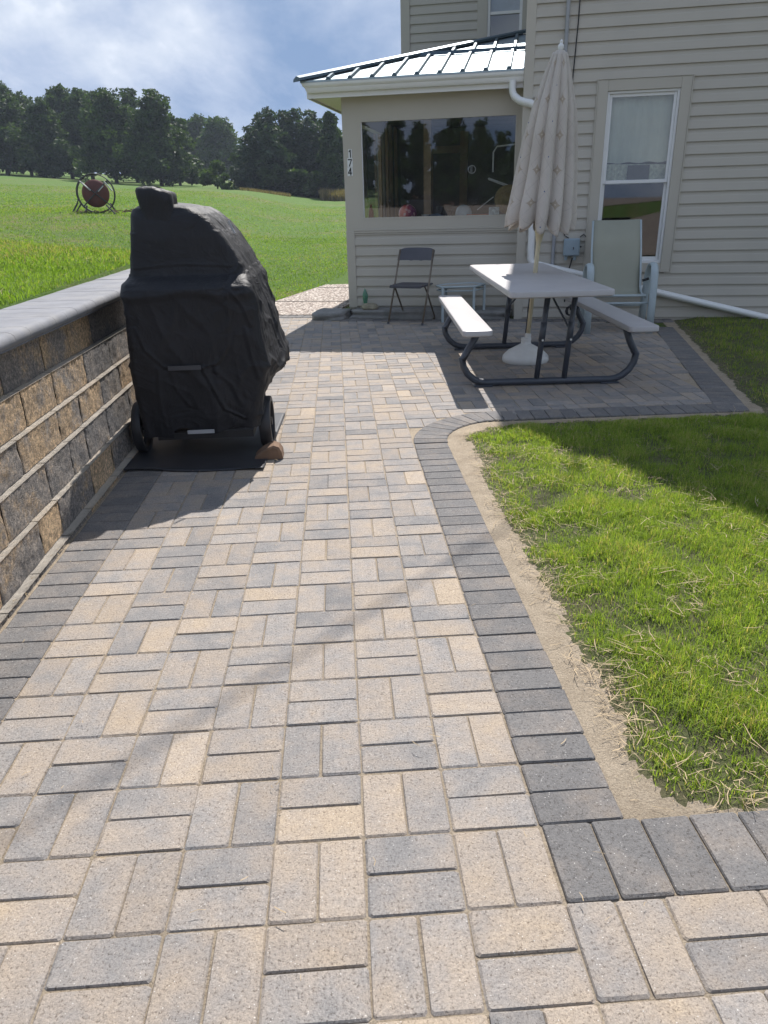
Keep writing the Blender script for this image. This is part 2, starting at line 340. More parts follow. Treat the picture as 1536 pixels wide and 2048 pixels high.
# ------------------------------------------------------------------ paving
ARC_C = (1.03, 3.27); RI, RO = .63, .425
FR_Y = lambda x: 3.695-.02*(x-1.03)
def in_field(x, y):
    """is the point inside the basket weave field"""
    hs = (x-HO.x)*HE.x+(y-HO.y)*HE.y; ht = (x-HO.x)*HN.x+(y-HO.y)*HN.y
    if ht < .2 and hs > -2.2: return False
    if hs <= -2.2 and y > 8.75: return False
    if x < -1.0: return False
    if y < .2: return x < 3.2
    if x < .4: return True
    if y < ARC_C[1]: return False
    if x < ARC_C[0]: return (x-ARC_C[0])**2+(y-ARC_C[1])**2 > RI*RI
    if y < FR_Y(x)+.2: return False
    # right hand edge
    ex, ey = .92, 3.29; l = math.hypot(ex, ey); d = ((x-2.645)*ey-(y-3.66)*ex)/l
    return d < -.2
PV, PF, PC = [], [], []
def paver(poly, z=0.0, tan=.5, val=.5, seed=None, dark=False, th=.055, c=.0045):
    """poly: 4 corners counter clockwise, chamfered slab with slightly eased corners"""
    seed = rnd.random() if seed is None else seed
    P = [Vector((p[0], p[1])) for p in poly]; cen = sum(P, Vector((0, 0)))/4
    tx, ty = rnd.gauss(0, .004), rnd.gauss(0, .004); dz = rnd.gauss(0, .0006)
    ring = []
    n = len(P)
    for i in range(n):
        a, b, d = P[i-1], P[i], P[(i+1) % n]
        e1 = (a-b).normalized(); e2 = (d-b).normalized()
        ring += [b+e1*.005, b+e2*.005]
    def off(r, k):
        out = []
        for p in r:
            q = p-cen
            out.append(cen+q*(1-k/max(q.length, .01)*1.25))
        return out
    R1 = ring; R0 = off(ring, c)
    b0 = len(PV); m = len(ring)
    for p in R0: PV.append((p.x, p.y, z+dz+tx*(p.x-cen.x)+ty*(p.y-cen.y)))
    for p in R1: PV.append((p.x+rnd.gauss(0, .0007), p.y+rnd.gauss(0, .0007), z+dz-c*.9+tx*(p.x-cen.x)+ty*(p.y-cen.y)))
    for p in R1: PV.append((p.x, p.y, z-th))
    PF.append(tuple(b0+i for i in range(m)))
    for k in range(2):
        for i in range(m): j = (i+1) % m; PF.append((b0+k*m+i, b0+k*m+m+i, b0+k*m+m+j, b0+k*m+j))
    PC.extend([(tan, val, seed)]*(3*m))
J = .0017
def rect(x0, x1, y0, y1, **k):
    jx, jy = rnd.gauss(0, .0009), rnd.gauss(0, .0009)
    paver([(x0+J+jx, y0+J+jy), (x1-J+jx, y0+J+jy), (x1-J+jx, y1-J+jy), (x0+J+jx, y1-J+jy)], **k)
# colours read off the photograph for the nearest blocks: g grey, b blue grey, t tan, o ochre, m mixed, w warm grey
CODE = {'g': (.28, .50), 'b': (.08, .44), 't': (.62, .55), 'o': (.82, .55), 'm': (.45, .52), 'w': (.48, .50), 'l': (.33, .60), 'd': (.15, .36)}
ROWS = {  # (i, j): (first, second)  horizontal blocks: lower, upper ; vertical: left, right
 (-3, 1): ('w', 'w'), (-2, 1): ('g', 'g'), (-1, 1): ('t', 't'), (0, 1): ('g', 'b'), (1, 1): ('t', 't'), (-4, 1): ('t', 'g'), (2, 0): ('g', 't'),
 (-3, 0): ('w', 'b'), (-2, 0): ('w', 't'), (-1, 0): ('g', 'w'), (0, 0): ('m', 'm'), (1, 0): ('w', 't'), (-4, 0): ('w', 'w'),
 (-3, 2): ('w', 'g'), (-2, 2): ('m', 'b'), (-1, 2): ('o', 'm'), (0, 2): ('t', 'w'), (1, 2): ('l', 'g'), (-4, 2): ('g', 'w'), (-5, 2): ('o', 'b'),
 (-5, 3): ('g', 't'), (-4, 3): ('b', 'w'), (-3, 3): ('g', 't'), (-2, 3): ('w', 'g'), (-1, 3): ('g', 'g'), (0, 3): ('g', 'm'), (1, 3): ('l', 'o'),
 (-5, 4): ('g', 'g'), (-4, 4): ('g', 'o'), (-3, 4): ('t', 'b'), (-2, 4): ('w', 'w'), (-1, 4): ('g', 'g'), (0, 4): ('m', 'g'), (1, 4): ('m', 'w'),
 (-5, 5): ('w', 'g'), (-4, 5): ('m', 'g'), (-3, 5): ('g', 'm'), (-2, 5): ('l', 'g'), (-1, 5): ('t', 'w'), (0, 5): ('g', 'm'), (1, 5): ('g', 't'),
 (-5, 6): ('o', 'w'), (-4, 6): ('b', 'o'), (-3, 6): ('b', 'o'), (-2, 6): ('w', 'g'), (-1, 6): ('g', 'b'), (0, 6): ('w', 't'), (1, 6): ('w', 'b'),
 (-5, 7): ('w', 'o'), (-4, 7): ('b', 'w'), (-3, 7): ('w', 'b'), (-2, 7): ('g', 't'), (-1, 7): ('t', 'd'), (0, 7): ('g', 'm'), (1, 7): ('g', 'o')}
POOL = ['g', 'g', 'b', 'b', 't', 't', 'o', 'w', 'w', 'l', 'm', 'l', 'd']
def pick(code=None):
    t, v = CODE[code or rnd.choice(POOL)]; t = .42+(t-.42)*.78; v = .53+(v-.53)*.62; return min(1, max(0, t+rnd.gauss(0, .05))), min(1, max(0, v+rnd.gauss(0, .035)))
for i in range(-5, 16):
    for j in range(-8, 46):
        x0, y0 = i*.2, j*.2; codes = ROWS.get((i, j), (None, None))
        for k in (0, 1):
            if (i+j) % 2 == 0: r = (x0+.1*k, x0+.1*k+.1, y0, y0+.2)
            else: r = (x0, x0+.2, y0+.1*k, y0+.1*k+.1)
            cx, cy = (r[0]+r[1])/2, (r[2]+r[3])/2
            if in_field(cx, cy):
                t, v = pick(codes[k]); rect(*r, z=0, tan=t, val=v)
BV = lambda: dict(tan=max(0, rnd.gauss(.10, .06)), val=max(.05, rnd.gauss(.21, .035)))
y = -1.6
while y < 9.0:
    rect(-1.2, -1.0, y, y+.1, z=.002, **BV()); y += .1
y = .4
while y < 3.25:
    rect(.4, .6, y, y+.0985, z=.002, **BV()); y += .0985
yl = y
def wedge(c, ri, ro, a0, a1, **k):
    pts = []
    for r, a in ((ro, a0), (ro, a1), (ri, a1), (ri, a0)): pts.append((c[0]+r*math.cos(a), c[1]+r*math.sin(a)))
    cen = (sum(p[0] for p in pts)/4, sum(p[1] for p in pts)/4)
    pts = [(p[0]+(cen[0]-p[0])*.02, p[1]+(cen[1]-p[1])*.02) for p in pts]
    area = sum(pts[i][0]*pts[(i+1) % 4][1]-pts[(i+1) % 4][0]*pts[i][1] for i in range(4))
    if area < 0: pts = pts[::-1]
    paver(pts, **k)
NW = 11
for k in range(NW):
    a0 = math.pi-k*(math.pi/2)/NW; a1 = math.pi-(k+1)*(math.pi/2)/NW
    wedge(ARC_C, RO, RI, a0, a1, z=.0035, **BV())
def course(p0, p1, inward, step=.1, w=.2, z=.003):
    """soldier course with its outer edge from p0 to p1"""
    a, b = Vector(p0), Vector(p1); d = (b-a); n = max(1, round(d.length/step)); u = d/n; inn = Vector(inward).normalized()*w
    for k in range(n):
        q0 = a+u*k+u*.02; q1 = a+u*(k+1)-u*.02
        pts = [q0, q1, q1+inn, q0+inn]; area = sum(pts[i][0]*pts[(i+1) % 4][1]-pts[(i+1) % 4][0]*pts[i][1] for i in range(4))
        if area < 0: pts = pts[::-1]
        paver([tuple(p) for p in pts], z=z+.0005*(k % 2), **BV())
course((1.03, 3.695), (2.62, 3.66), (0.05, 1))
course((2.645, 3.66), (3.565, 6.95), (-3.29, .92))
b0_, b1_ = H(-2.1, .0), H(1.75, .0)
course((b0_.x, b0_.y), (b1_.x, b1_.y), (HN.x, HN.y), z=.004)
course((-1.2, 9.0), (.03, 8.72), (-.2, -1), z=.005)
course((.402, .4), (.972, .4), (0, -1), step=.1145)
for k in range(10):
    rect(1.0+.2*k, 1.2+.2*k, .3, .4, z=.002, **BV()); rect(1.0+.2*k, 1.2+.2*k, .2, .3, z=.002, **BV())
me = bpy.data.meshes.new('paved_patio'); me.from_pydata(PV, [], PF); me.update()
ca = me.color_attributes.new('tint', 'FLOAT_COLOR', 'POINT'); ca.data.foreach_set('color', np.array([(a, b, c, 1) for a, b, c in PC], np.float32).ravel())
me.materials.append(M_PAVER); o = bpy.data.objects.new('paved_patio', me); COL.objects.link(o); tag(o, kind='structure')

# edge distance: how far a lawn point lies outside the paving
def edge_dist(x, y):
    x = np.asarray(x, float); y = np.asarray(y, float)
    dA = x-.6; dA = np.where(y > ARC_C[1], 9, dA)
    r = RO-np.hypot(x-ARC_C[0], y-ARC_C[1]); dB = np.where((x < ARC_C[0]) & (y >= ARC_C[1]), r, 9)
    dC = np.where((x >= ARC_C[0]) & (x < 2.66) & (y < 3.7), 3.68-y, 9)
    ex, ey = .92, 3.29; l = math.hypot(ex, ey); dD = ((x-2.645)*ey-(y-3.66)*ex)/l; dD = np.where(y > 3.66, dD, 9)
    dE = np.where(y > 3.66, 9, y-.4)
    dF = np.where((x > 2.645) & (y <= 3.66), np.hypot(x-2.645, y-3.66), 9)
    return dA, dB, dC, dD, dE, dF
def vnoise(x, y, s, seed=0):
    return np.array([mnoise.noise(Vector((a*s, b*s, seed))) for a, b in zip(np.ravel(x), np.ravel(y))]).reshape(np.shape(x))
def lawn_depth(x, y, nz):
    """>0 inside the grass, width of the bare strip varies"""
    dA, dB, dC, dD, dE, dF = edge_dist(x, y)
    k = .045
    ds = [dA-(.105+.05*np.clip(y-2.6, 0, 1)), dB-.12, dC-.09, dD-.07, dE-.02, dF-.07]
    m = -k*np.log(sum(np.exp(-d/k) for d in ds))
    return m+nz*.045
gx = np.arange(.40, 6.4, .015); gy = np.arange(.28, 7.7, .015); LX, LY = np.meshgrid(gx, gy)
dmin = np.min(np.stack(edge_dist(LX, LY)), 0)
hs_t = (LX-HO.x)*HN.x+(LY-HO.y)*HN.y
LNZ = vnoise(LX, LY, 5, 2.0)*.8+vnoise(LX, LY, 22, 6.0)*.45
dep = lawn_depth(LX, LY, LNZ)
LZ = -.006+.03*smooth(dep/.35)+.006*LNZ*np.clip(dmin/.1, 0, 1)
def lawn_z(x, y):
    i = np.clip(((x-.40)/.015).astype(int), 0, len(gx)-1); j = np.clip(((y-.28)/.015).astype(int), 0, len(gy)-1); return LZ[j, i]
idl = np.arange(LX.size).reshape(LX.shape); FF = np.stack([idl[:-1, :-1], idl[:-1, 1:], idl[1:, 1:], idl[1:, :-1]], -1).reshape(-1, 4)
keep = (dmin[:-1, :-1] > -.06) & (hs_t[:-1, :-1] > -.02); K = keep.ravel()
soil = (dep[:-1, :-1].ravel() > -.005)
JR = np.random.RandomState(77); JJ = (np.clip(dmin, 0, .02)/.02)*.0075
lv = np.stack([LX+JR.uniform(-1, 1, LX.shape)*JJ, LY+JR.uniform(-1, 1, LX.shape)*JJ, LZ], -1).reshape(-1, 3)
def submesh(name, mask, m):
    f = FF[mask]; u, inv = np.unique(f, return_inverse=True); return fast_mesh(name, lv[u], inv.reshape(-1, 4), m, smooth=True)
tag(submesh('lawn_ground', K & soil, M_SOIL), kind='structure'); tag(submesh('sand_edging', K & ~soil, M_SAND), kind='structure')
sb = MB(); sb.add([(-1.42, -2, -.0045), (3.3, -2, -.0045), (3.3, .4, -.0045), (.55, .4, -.0045), (.55, 3.5, -.0045), (.9, 3.85, -.0045), (2.6, 3.85, -.0045), (3.5, 6.9, -.0045), (2.1, 7.95, -.0045), (0, 8.9, -.0045), (-1.42, 9.0, -.0045)], [tuple(range(11))])
tag(sb.build('sand_bed', M_SAND), kind='structure')
# concrete walk with exposed aggregate behind the patio
def aggregate():
    m, nt, b = newmat('exposed_aggregate'); co = objco(nt); vo = nt.nodes.new('ShaderNodeTexVoronoi'); vo.inputs['Scale'].default_value = 34; nt.links.new(co, vo.inputs['Vector'])
    c = ramp(nt, vo.outputs['Color'], [(.2, (.16, .12, .10)), (.5, (.38, .31, .26)), (.8, (.60, .54, .48))]).outputs[0]
    e = ramp(nt, vo.outputs['Distance'], [(.45, (1, 1, 1)), (.7, (.35, .33, .3))]).outputs[0]
    nt.links.new(mixc(nt, 1, c, e, 'MULTIPLY'), b.inputs['Base Color']); b.inputs['Roughness'].default_value = .85
    inv = math_(nt, 'SUBTRACT', 1.0, vo.outputs['Distance']); bump(nt, b, inv, 1.0, .01); return m
M_AGG = aggregate()
wk = MB()
wpts = [(-1.35, 9.03), (.0, 8.73), (.02, 9.3), (.3, 10.4), (.42, 14.2), (.15, 13.6), (-.45, 11.9), (-.92, 10.45), (-1.35, 9.6)]
wk.prism(wpts, -.03, .012); o = wk.build('concrete_walkway', M_AGG); tag(o, kind='structure')
wj = MB()
for (xa, ya, xb, yb) in ((-.95, 10.33, .25, 10.02), (-.35, 12.1, .35, 11.9)):
    wj.tube([(xa, ya, .013), (xb, yb, .013)], .008, 6)
tag(wj.build('walkway_joint', M_DARK), kind='structure')

# ------------------------------------------------------------------ retaining wall
rw = empty('retaining_wall', (-1.3, 3, 0), 0, 'low retaining wall of tan and charcoal split-face blocks with a grey bullnose cap along the path', 'wall')
def wall_course(k, z0, z1, xf, y0, y1):
    """split faced blocks, real relief"""
    V, Fc, C = [], [], []
    y = y0-rnd.random()*.2
    while y < y1:
        L_ = rnd.choice([.23, .3, .36, .41, .45, .45]); tone = rnd.choice([.12, .2, .3, .5, .6, .75, .6, .3]); sd = rnd.random()*50
        ny_, nz_ = max(4, int(L_/.010)), 15
        b = len(V); zt = z1-.004
        for a in range(nz_+1):
            for c in range(ny_+1):
                yy = y+.003+(L_-.006)*c/ny_; zz = z0+.002+(zt-z0-.002)*a/nz_
                edge = min(c, ny_-c)/ny_*L_/.02; ez = (nz_-a)/nz_*.16/.012
                rel = mnoise.fractal(Vector((yy*16, zz*16+sd, sd)), .9, 2.3, 5)
                smoothtop = 1.0
                if k == 4: smoothtop = max(0.08, min(1, (.5-(a/nz_))*3+.35+rel*.6))
                d = .0038*rel*smoothtop
                if a == nz_: d = 0
                if c in (0, ny_): d -= .0025
                V.append((xf+d, yy, zz)); C.append((tone, 0.0, 0))
        for a in range(nz_):
            for c in range(ny_):
                i = b+a*(ny_+1)+c; Fc.append((i, i+1, i+ny_+2, i+ny_+1))
        # ledge: top strip going back
        t = len(V)
        for c in range(ny_+1):
            yy = y+.003+(L_-.006)*c/ny_; V.append((xf+.002+.003*mnoise.noise(Vector((yy*30, sd, 0))), yy, zt+.0015)); C.append((tone, 1.0, 0))
        for c in range(ny_+1):
            yy = y+.003+(L_-.006)*c/ny_; V.append((xf-.12, yy, zt+.0025)); C.append((tone, 1.0, 0))
        for c in range(ny_):
            i = b+nz_*(ny_+1)+c; Fc.append((i, i+1, t+c+1, t+c)); Fc.append((t+c, t+c+1, t+ny_+1+c+1, t+ny_+1+c))
        y += L_
    V = np.array(V); return fast_mesh('block_course', V, np.array(Fc), M_BLOCK, np.array(C), smooth=False)
cz = [-.14, .018, .171, .337, .482, .638, .812]
xf = [-1.212, -1.247, -1.273, -1.300, -1.328, -1.356]
for k in range(6):
    o = wall_course(k-1, cz[k], cz[k+1], xf[k], -1.6, 6.5); o.parent = rw; o.matrix_parent_inverse = Matrix.Translation((1.3, -3, 0))
core = MB(); core.box(-1.62, -1.40, -1.6, 6.5, -.1, .80); o = core.build('block_core', M_SLAB); o.parent = rw; o.matrix_parent_inverse = Matrix.Translation((1.3, -3, 0))
capm = MB(); y = -1.6
while y < 6.5:
    L_ = .152; prof = [(-1.665, .815), (-1.30, .815)]+[( -1.318+.03*math.cos(a), .845+.03*math.sin(a)) for a in [math.radians(q) for q in (-60, -30, 0, 30, 60, 88)]]+[(-1.32, .8755), (-1.66, .8765), (-1.665, .872)]
    dz = rnd.gauss(0, .0006); dx = rnd.gauss(0, .0012); n = len(prof); yb = [y+.0008, y+.003, y+L_-.003, y+L_-.0008]; ins = [.0, 0, 0, .0]; dx = 0
    vs = []
    cx0, cz0 = -1.48, .845
    for yy, ii in zip(yb, ins):
        for (a, c) in prof: vs.append((a+dx*.5-(ii*.35 if a > cx0 else -ii*.35), yy, c+dz-(ii*.35 if c > cz0 else 0)))
    fs = [tuple(range(n)), tuple(range(4*n-1, 3*n-1, -1))]
    for q in range(3):
        for i in range(n): j = (i+1) % n; fs.append((q*n+i, q*n+n+i, q*n+n+j, q*n+j))
    capm.add(vs, fs); y += L_
o = capm.build('cap_course', M_CAP, smooth=True); o.parent = rw; o.matrix_parent_inverse = Matrix.Translation((1.3, -3, 0))

# ------------------------------------------------------------------ house
house = empty('house', tuple(HO), -AH, 'beige vinyl sided farmhouse with an enclosed porch under a metal roof pale with sun glare', 'house')
# local axes: x along the wall (s), y = into the house (-t), z up
def siding(mb, s0, s1, z0, z1, yw0, holes=(), exp=.1195, zs=None):
    z = z0 if zs is None else zs
    while z < z1-.01:
        zt = min(z+exp, z1); spans = [(s0, s1)]
        for (a, b, c, d) in holes:
            if z < d-.001 and zt > c+.001:
                new = []
                for (p, q) in spans:
                    if b <= p or a >= q: new.append((p, q)); continue
                    if a > p: new.append((p, a))
                    if b < q: new.append((b, q))
                spans = new
        pan = []
        for (p, q) in spans:
            sx = p+(q-p)*rnd.uniform(.15, .85)
            if q-p > 1.2: pan += [(p, sx, 0), (sx-.02, q, .0022)]
            else: pan.append((p, q, 0))
        for (p, q, lift) in pan:
            yw = yw0-lift
            n = max(1, int((q-p)/.45)); b0 = len(mb.v)
            for i in range(n+1):
                x = p+(q-p)*i/n; w = .0018*mnoise.noise(Vector((x*2.3, z*7, yw0)))
                # course profile: lip, broad face, shallow cove, tucked top
                for (dy, zz) in ((.004, z+.004), (-.0175+w, z), (-.0178+w, z+.006), (-.0095+w, z+(zt-z)*.60), (-.0050+w, z+(zt-z)*.70), (-.002, zt)):
                    mb.v.append((x, yw+dy, zz))
            for i in range(n):
                for k in range(5): mb.f.append((b0+i*6+k, b0+(i+1)*6+k, b0+(i+1)*6+k+1, b0+i*6+k+1))
        z = zt
def hobj(name, mb, m, parent=None, smooth=False): return mb.build(name, m, parent or house, smooth)
HW = 5.6; HT = 5.25
WIN = (.845, 1.565, .615, 2.315)
w = MB()
siding(w, .075, HW, -.095, 5.2, -.012, [(.80, 1.61, .57, 2.36)], exp=.1193)
for (s, slope) in ((0, 1),):   # gable above, out of view, raked so its shadow falls along the lawn
    z = 5.2
    while z < 9.5:
        a = (z-5.2)/1.5; 
        if HW-a-.1 <= a+.1: break
        siding(w, a+.02, HW-a-.02, z, z+.1193, -.012); z += .1193
hobj('wall_siding', w, M_SIDING)
w = MB()
w.box(0, WIN[0], 0.001, .15, -.3, HT); w.box(WIN[1], HW, 0.001, .15, -.3, HT); w.box(WIN[0], WIN[1], 0.001, .15, -.3, WIN[2]); w.box(WIN[0], WIN[1], .001, .15, WIN[3], HT)
w.box(0, .15, .15, 8, -.3, HT); w.box(HW-.15, HW, .15, 8, -.3, HT); w.box(.15, HW-.15, 7.85, 8, -.3, HT)
w.add([(0, .15, HT), (HW, .15, HT), (HW/2, .15, 9.4), (0, 8, HT), (HW, 8, HT), (HW/2, 8, 9.4), (0, .001, HT), (HW, .001, HT), (HW/2, .001, 9.4)], [(0, 1, 2), (3, 5, 4), (6, 8, 7), (0, 2, 8, 6), (1, 7, 8, 2)])
hobj('wall_sheathing', w, M_TRIM)
w = MB(); w.box(.03, HW, -.006, .0, -.32, -.09); hobj('foundation', w, M_SLAB)
r = MB()
for sgn in (0, 1):
    def rp(s, y, z): return (s if sgn == 0 else HW-s, y, z)
    vs = [rp(-.04, -.22, HT-.06), rp(HW/2, -.22, HT-.06+1.48*(HW/2+.04)), rp(HW/2, 8.2, HT-.06+1.48*(HW/2+.04)), rp(-.04, 8.2, HT-.06)]
    vs += [(a, b, c+.12) for a, b, c in vs]
    r.add(vs, [(0, 1, 2, 3), (7, 6, 5, 4), (0, 4, 5, 1), (1, 5, 6, 2), (2, 6, 7, 3), (3, 7, 4, 0)])
hobj('main_roof', r, M_ROOF)  # unseen roof, its steep pitch shaped for the shadow it casts
# corner board
c = MB(); c.cbox(-.022, .078, -.030, -.004, -.10, HT, .003); c.cbox(-.022, -.002, -.004, .30, -.1, HT, .002); hobj('corner_board', c, M_TRIM)
# window of the main wall
win = MB()
a, b, cc, d = .742, 1.668, .53, 2.42
win.cbox(a, WIN[0], -.034, -.002, cc, d, .003); win.cbox(WIN[1], b, -.034, -.002, cc, d, .003)
win.cbox(WIN[0], WIN[1], -.033, -.002, WIN[3], d, .003); win.cbox(WIN[0], WIN[1], -.033, -.002, cc, WIN[2], .003)
for (p, q, rr, t) in ((a-.012, a, cc-.012, d+.012), (b, b+.012, cc-.012, d+.012)): win.cbox(p, q, -.040, -.002, rr, t, .002)
win.cbox(a, b, -.040, -.002, d, d+.012, .002); win.cbox(a, b, -.040, -.002, cc-.012, cc, .002)
window = hobj('window', win, M_TRIM)
fr = MB()
S0, S1, Z0, Z1 = WIN
e = .024
fr.cbox(S0, S0+e, -.012, .07, Z0, Z1, .002); fr.cbox(S1-e, S1, -.012, .07, Z0, Z1, .002); fr.cbox(S0+e, S1-e, -.012, .07, Z1-e, Z1, .002); fr.cbox(S0+e, S1-e, -.018, .07, Z0, Z0+e, .002)
s0, s1, z0, z1 = S0+e, S1-e, Z0+e, Z1-e; mid = 1.45
fr.cbox(s0, s0+.03, .010, .034, mid-.016, z1, .002); fr.cbox(s1-.03, s1, .010, .034, mid-.016, z1, .002); fr.cbox(s0+.03, s1-.03, .010, .034, z1-.032, z1, .002); fr.cbox(s0+.03, s1-.03, .008, .036, mid-.016, mid+.018, .002)
fr.cbox(s0, s0+.028, .040, .062, z0, mid+.01, .002); fr.cbox(s1-.028, s1, .040, .062, z0, mid+.01, .002); fr.cbox(s0+.028, s1-.028, .040, .062, z0, z0+.04, .002)
hobj('window_frame', fr, M_WHITE, window)
gl = MB(); gl.add([(s0+.03, .022, mid+.018), (s1-.03, .022, mid+.018), (s1-.03, .022, z1-.032), (s0+.03, .022, z1-.032)], [(0, 1, 2, 3)]); hobj('upper_pane', gl, M_GLASS, window)
gl = MB(); gl.add([(s0+.028, .051, z0+.04), (s1-.028, .051, z0+.04), (s1-.028, .051, mid-.016), (s0+.028, .051, mid-.016)], [(0, 1, 2, 3)]); hobj('lower_pane', gl, M_GLASS, window)
M_BLIND = pm('pale_shade_cloth', (.80, .85, .72), .8, var=.06, scale=4)
bl = MB(); nb = 40
for zlo, zhi in ((mid+.19, z1),):
    b0 = len(bl.v)
    for i in range(nb+1):
        x = s0+(s1-s0)*i/nb; yy = .12+.006*math.sin(i*1.1)+.004*math.sin(i*.37)
        bl.v += [(x, yy, zlo+.006*math.sin(i*.5)), (x, yy, zhi)]
    bl.f += [(b0+2*i, b0+2*i+2, b0+2*i+3, b0+2*i+1) for i in range(nb)]
hobj('curtain', bl, M_BLIND, window)
M_PANEREFL = pm('roof_reflection', (.75, .77, .62), .85, var=.25, scale=30)  # strip that stands in for a building roof reflected in the pane
vl = MB(); b0 = 0
for i in range(nb+1):
    x = s0+(s1-s0)*i/nb; yy = .135+.008*math.sin(i*1.7)
    vl.v += [(x, yy, mid-.02), (x, yy, mid+.186-.02*i/nb)]
vl.f += [(2*i, 2*i+2, 2*i+3, 2*i+1) for i in range(nb)]
hobj('roof_reflection', vl, M_PANEREFL, window)
rc = MB(); rc.box(s0+.26, s0+.49, .105, .115, mid+.01, mid+.165); hobj('dark_reflection', rc, M_DARK, window)  # dark object of that reflection, built as a panel behind the glass
room = MB(); room.box(.16, 4, .2, .21, -.2, .3); room.box(.16, 4, 3.4, 3.45, -.2, 3); room.box(.151, .2, .16, 3.4, -.2, 3); room.box(4, 4.05, .16, 3.4, -.2, 3); room.box(.151, 4.05, .16, 3.45, 2.9, 2.95); room.box(.151, 4.05, .16, 3.45, .28, .3)
hobj('room_wall', room, M_DARK)
# ---- porch
PS0, PS1, PY = -2.074, -.022, .30     # porch front wall at y=.30 (recessed)
OP = (-1.875, -.075, 1.13, 2.185)
p = MB(); siding(p, PS0+.1, PS1-.0, .12, 1.0, PY-.004, exp=.1193, zs=.12); hobj('porch_siding', p, M_SIDING)
p = MB()
p.box(PS0, OP[0], PY-.02, PY+.10, 1.0, 2.45); p.box(OP[1], PS1, PY-.02, PY+.10, 1.0, 2.45)
p.box(OP[0], OP[1], PY-.020, PY+.10, OP[3], 2.45); p.box(OP[0], OP[1], PY-.020, PY+.10, 1.0, OP[2])
p.box(PS0+.004, PS1, PY+.001, PY+.10, -.05, 1.0)
p.cbox(PS0-.004, PS0+.10, PY-.026, PY-.0, .10, 1.0, .003)
p.cbox(PS0+.1, PS1, PY-.034, PY-.021, 1.0, 1.022, .002); p.cbox(PS0+.1, PS1, PY-.030, PY-.021, .975, .998, .002)
# left side wall with its own opening, back wall
p.box(PS0, PS0+.10, PY+.10, 4.0, -.05, 1.05); p.box(PS0, PS0+.10, PY+.10, PY+.14, 1.05, 2.45); p.box(PS0, PS0+.10, 2.40, 4.0, 1.05, 2.45); p.box(PS0, PS0+.10, PY+.14, 2.40, 2.2, 2.45)
hobj('porch_wall', p, M_TRIM)
p = MB(); p.box(PS0+.101, -.023, 3.8, 3.9, -.05, 2.45); p.box(-.06, -.024, PY+.101, 3.8, -.05, 2.45); p.box(PS0+.101, -.061, PY+.101, 3.8, 2.36, 2.40); p.box(PS0+.101, -.061, PY+.101, 3.8, .1, .15)
p.box(PS0+.101, PS0+.115, 2.45, 3.8, .15, 2.36)
hobj('porch_interior', p, M_DARK)
p = MB()
for yy in (2.44, 2.75, 3.2): p.box(PS0+.116, PS0+.15, yy, yy+.10, .15, 2.35)
p.box(-1.55, -1.43, 3.70, 3.80, .15, 2.3); p.box(-1.0, -.88, 3.72, 3.80, .15, 2.3); p.box(-1.43, -1.0, 3.70, 3.79, 2.0, 2.1); p.box(-1.35, -1.25, 2.0, 2.1, .15, 2.35)
p.box(OP[0], OP[1], PY+.101, PY+.32, OP[2]-.05, OP[2]-.02)
hobj('porch_wood_frame', p, M_WOOD)
p = MB(); p.box(-.75, -.70, 3.1, 3.13, .3, 1.9); p.box(-.3, -.25, 2.9, 2.93, .3, 1.7); p.box(-1.42, -1.02, 3.82, 3.9, .3, 1.99)
pw = MB()
e = .018; a, b, cc, d = OP
pw.box(a, a+e, PY-.024, PY+.03, cc, d); pw.box(b-e, b, PY-.024, PY+.03, cc, d); pw.box(a+e, b-e, PY-.024, PY+.03, d-e, d); pw.box(a+e, b-e, PY-.024, PY+.03, cc, cc+e)
pwin = hobj('porch_window', pw, M_TRIM)
strip = MB(); strip.box(a+e, a+e+.012, PY-.01, PY+.012, cc+e, d-e); hobj('window_bead', strip, M_WHITE, pwin)
gl = MB(); gl.add([(a+e, PY+.002, cc+e), (b-e, PY+.002, cc+e), (b-e, PY+.002, d-e), (a+e, PY+.002, d-e)], [(0, 1, 2, 3)]); hobj('pane', gl, M_GLASS, pwin)
gl = MB(); gl.add([(PS0+.05, PY+.14, 1.05), (PS0+.05, 2.4, 1.05), (PS0+.05, 2.4, 2.2), (PS0+.05, PY+.14, 2.2)], [(0, 1, 2, 3)])
sw = MB(); sw.box(PS0+.03, PS0+.07, PY+.14, PY+.18, 1.05, 2.2); sw.box(PS0+.03, PS0+.07, 2.34, 2.40, 1.05, 2.2); sw.box(PS0+.03, PS0+.07, PY+.18, 2.34, 1.05, 1.09)
sidew = hobj('side_window', sw, M_WOOD); hobj('pane', gl, M_GLASS, sidew)
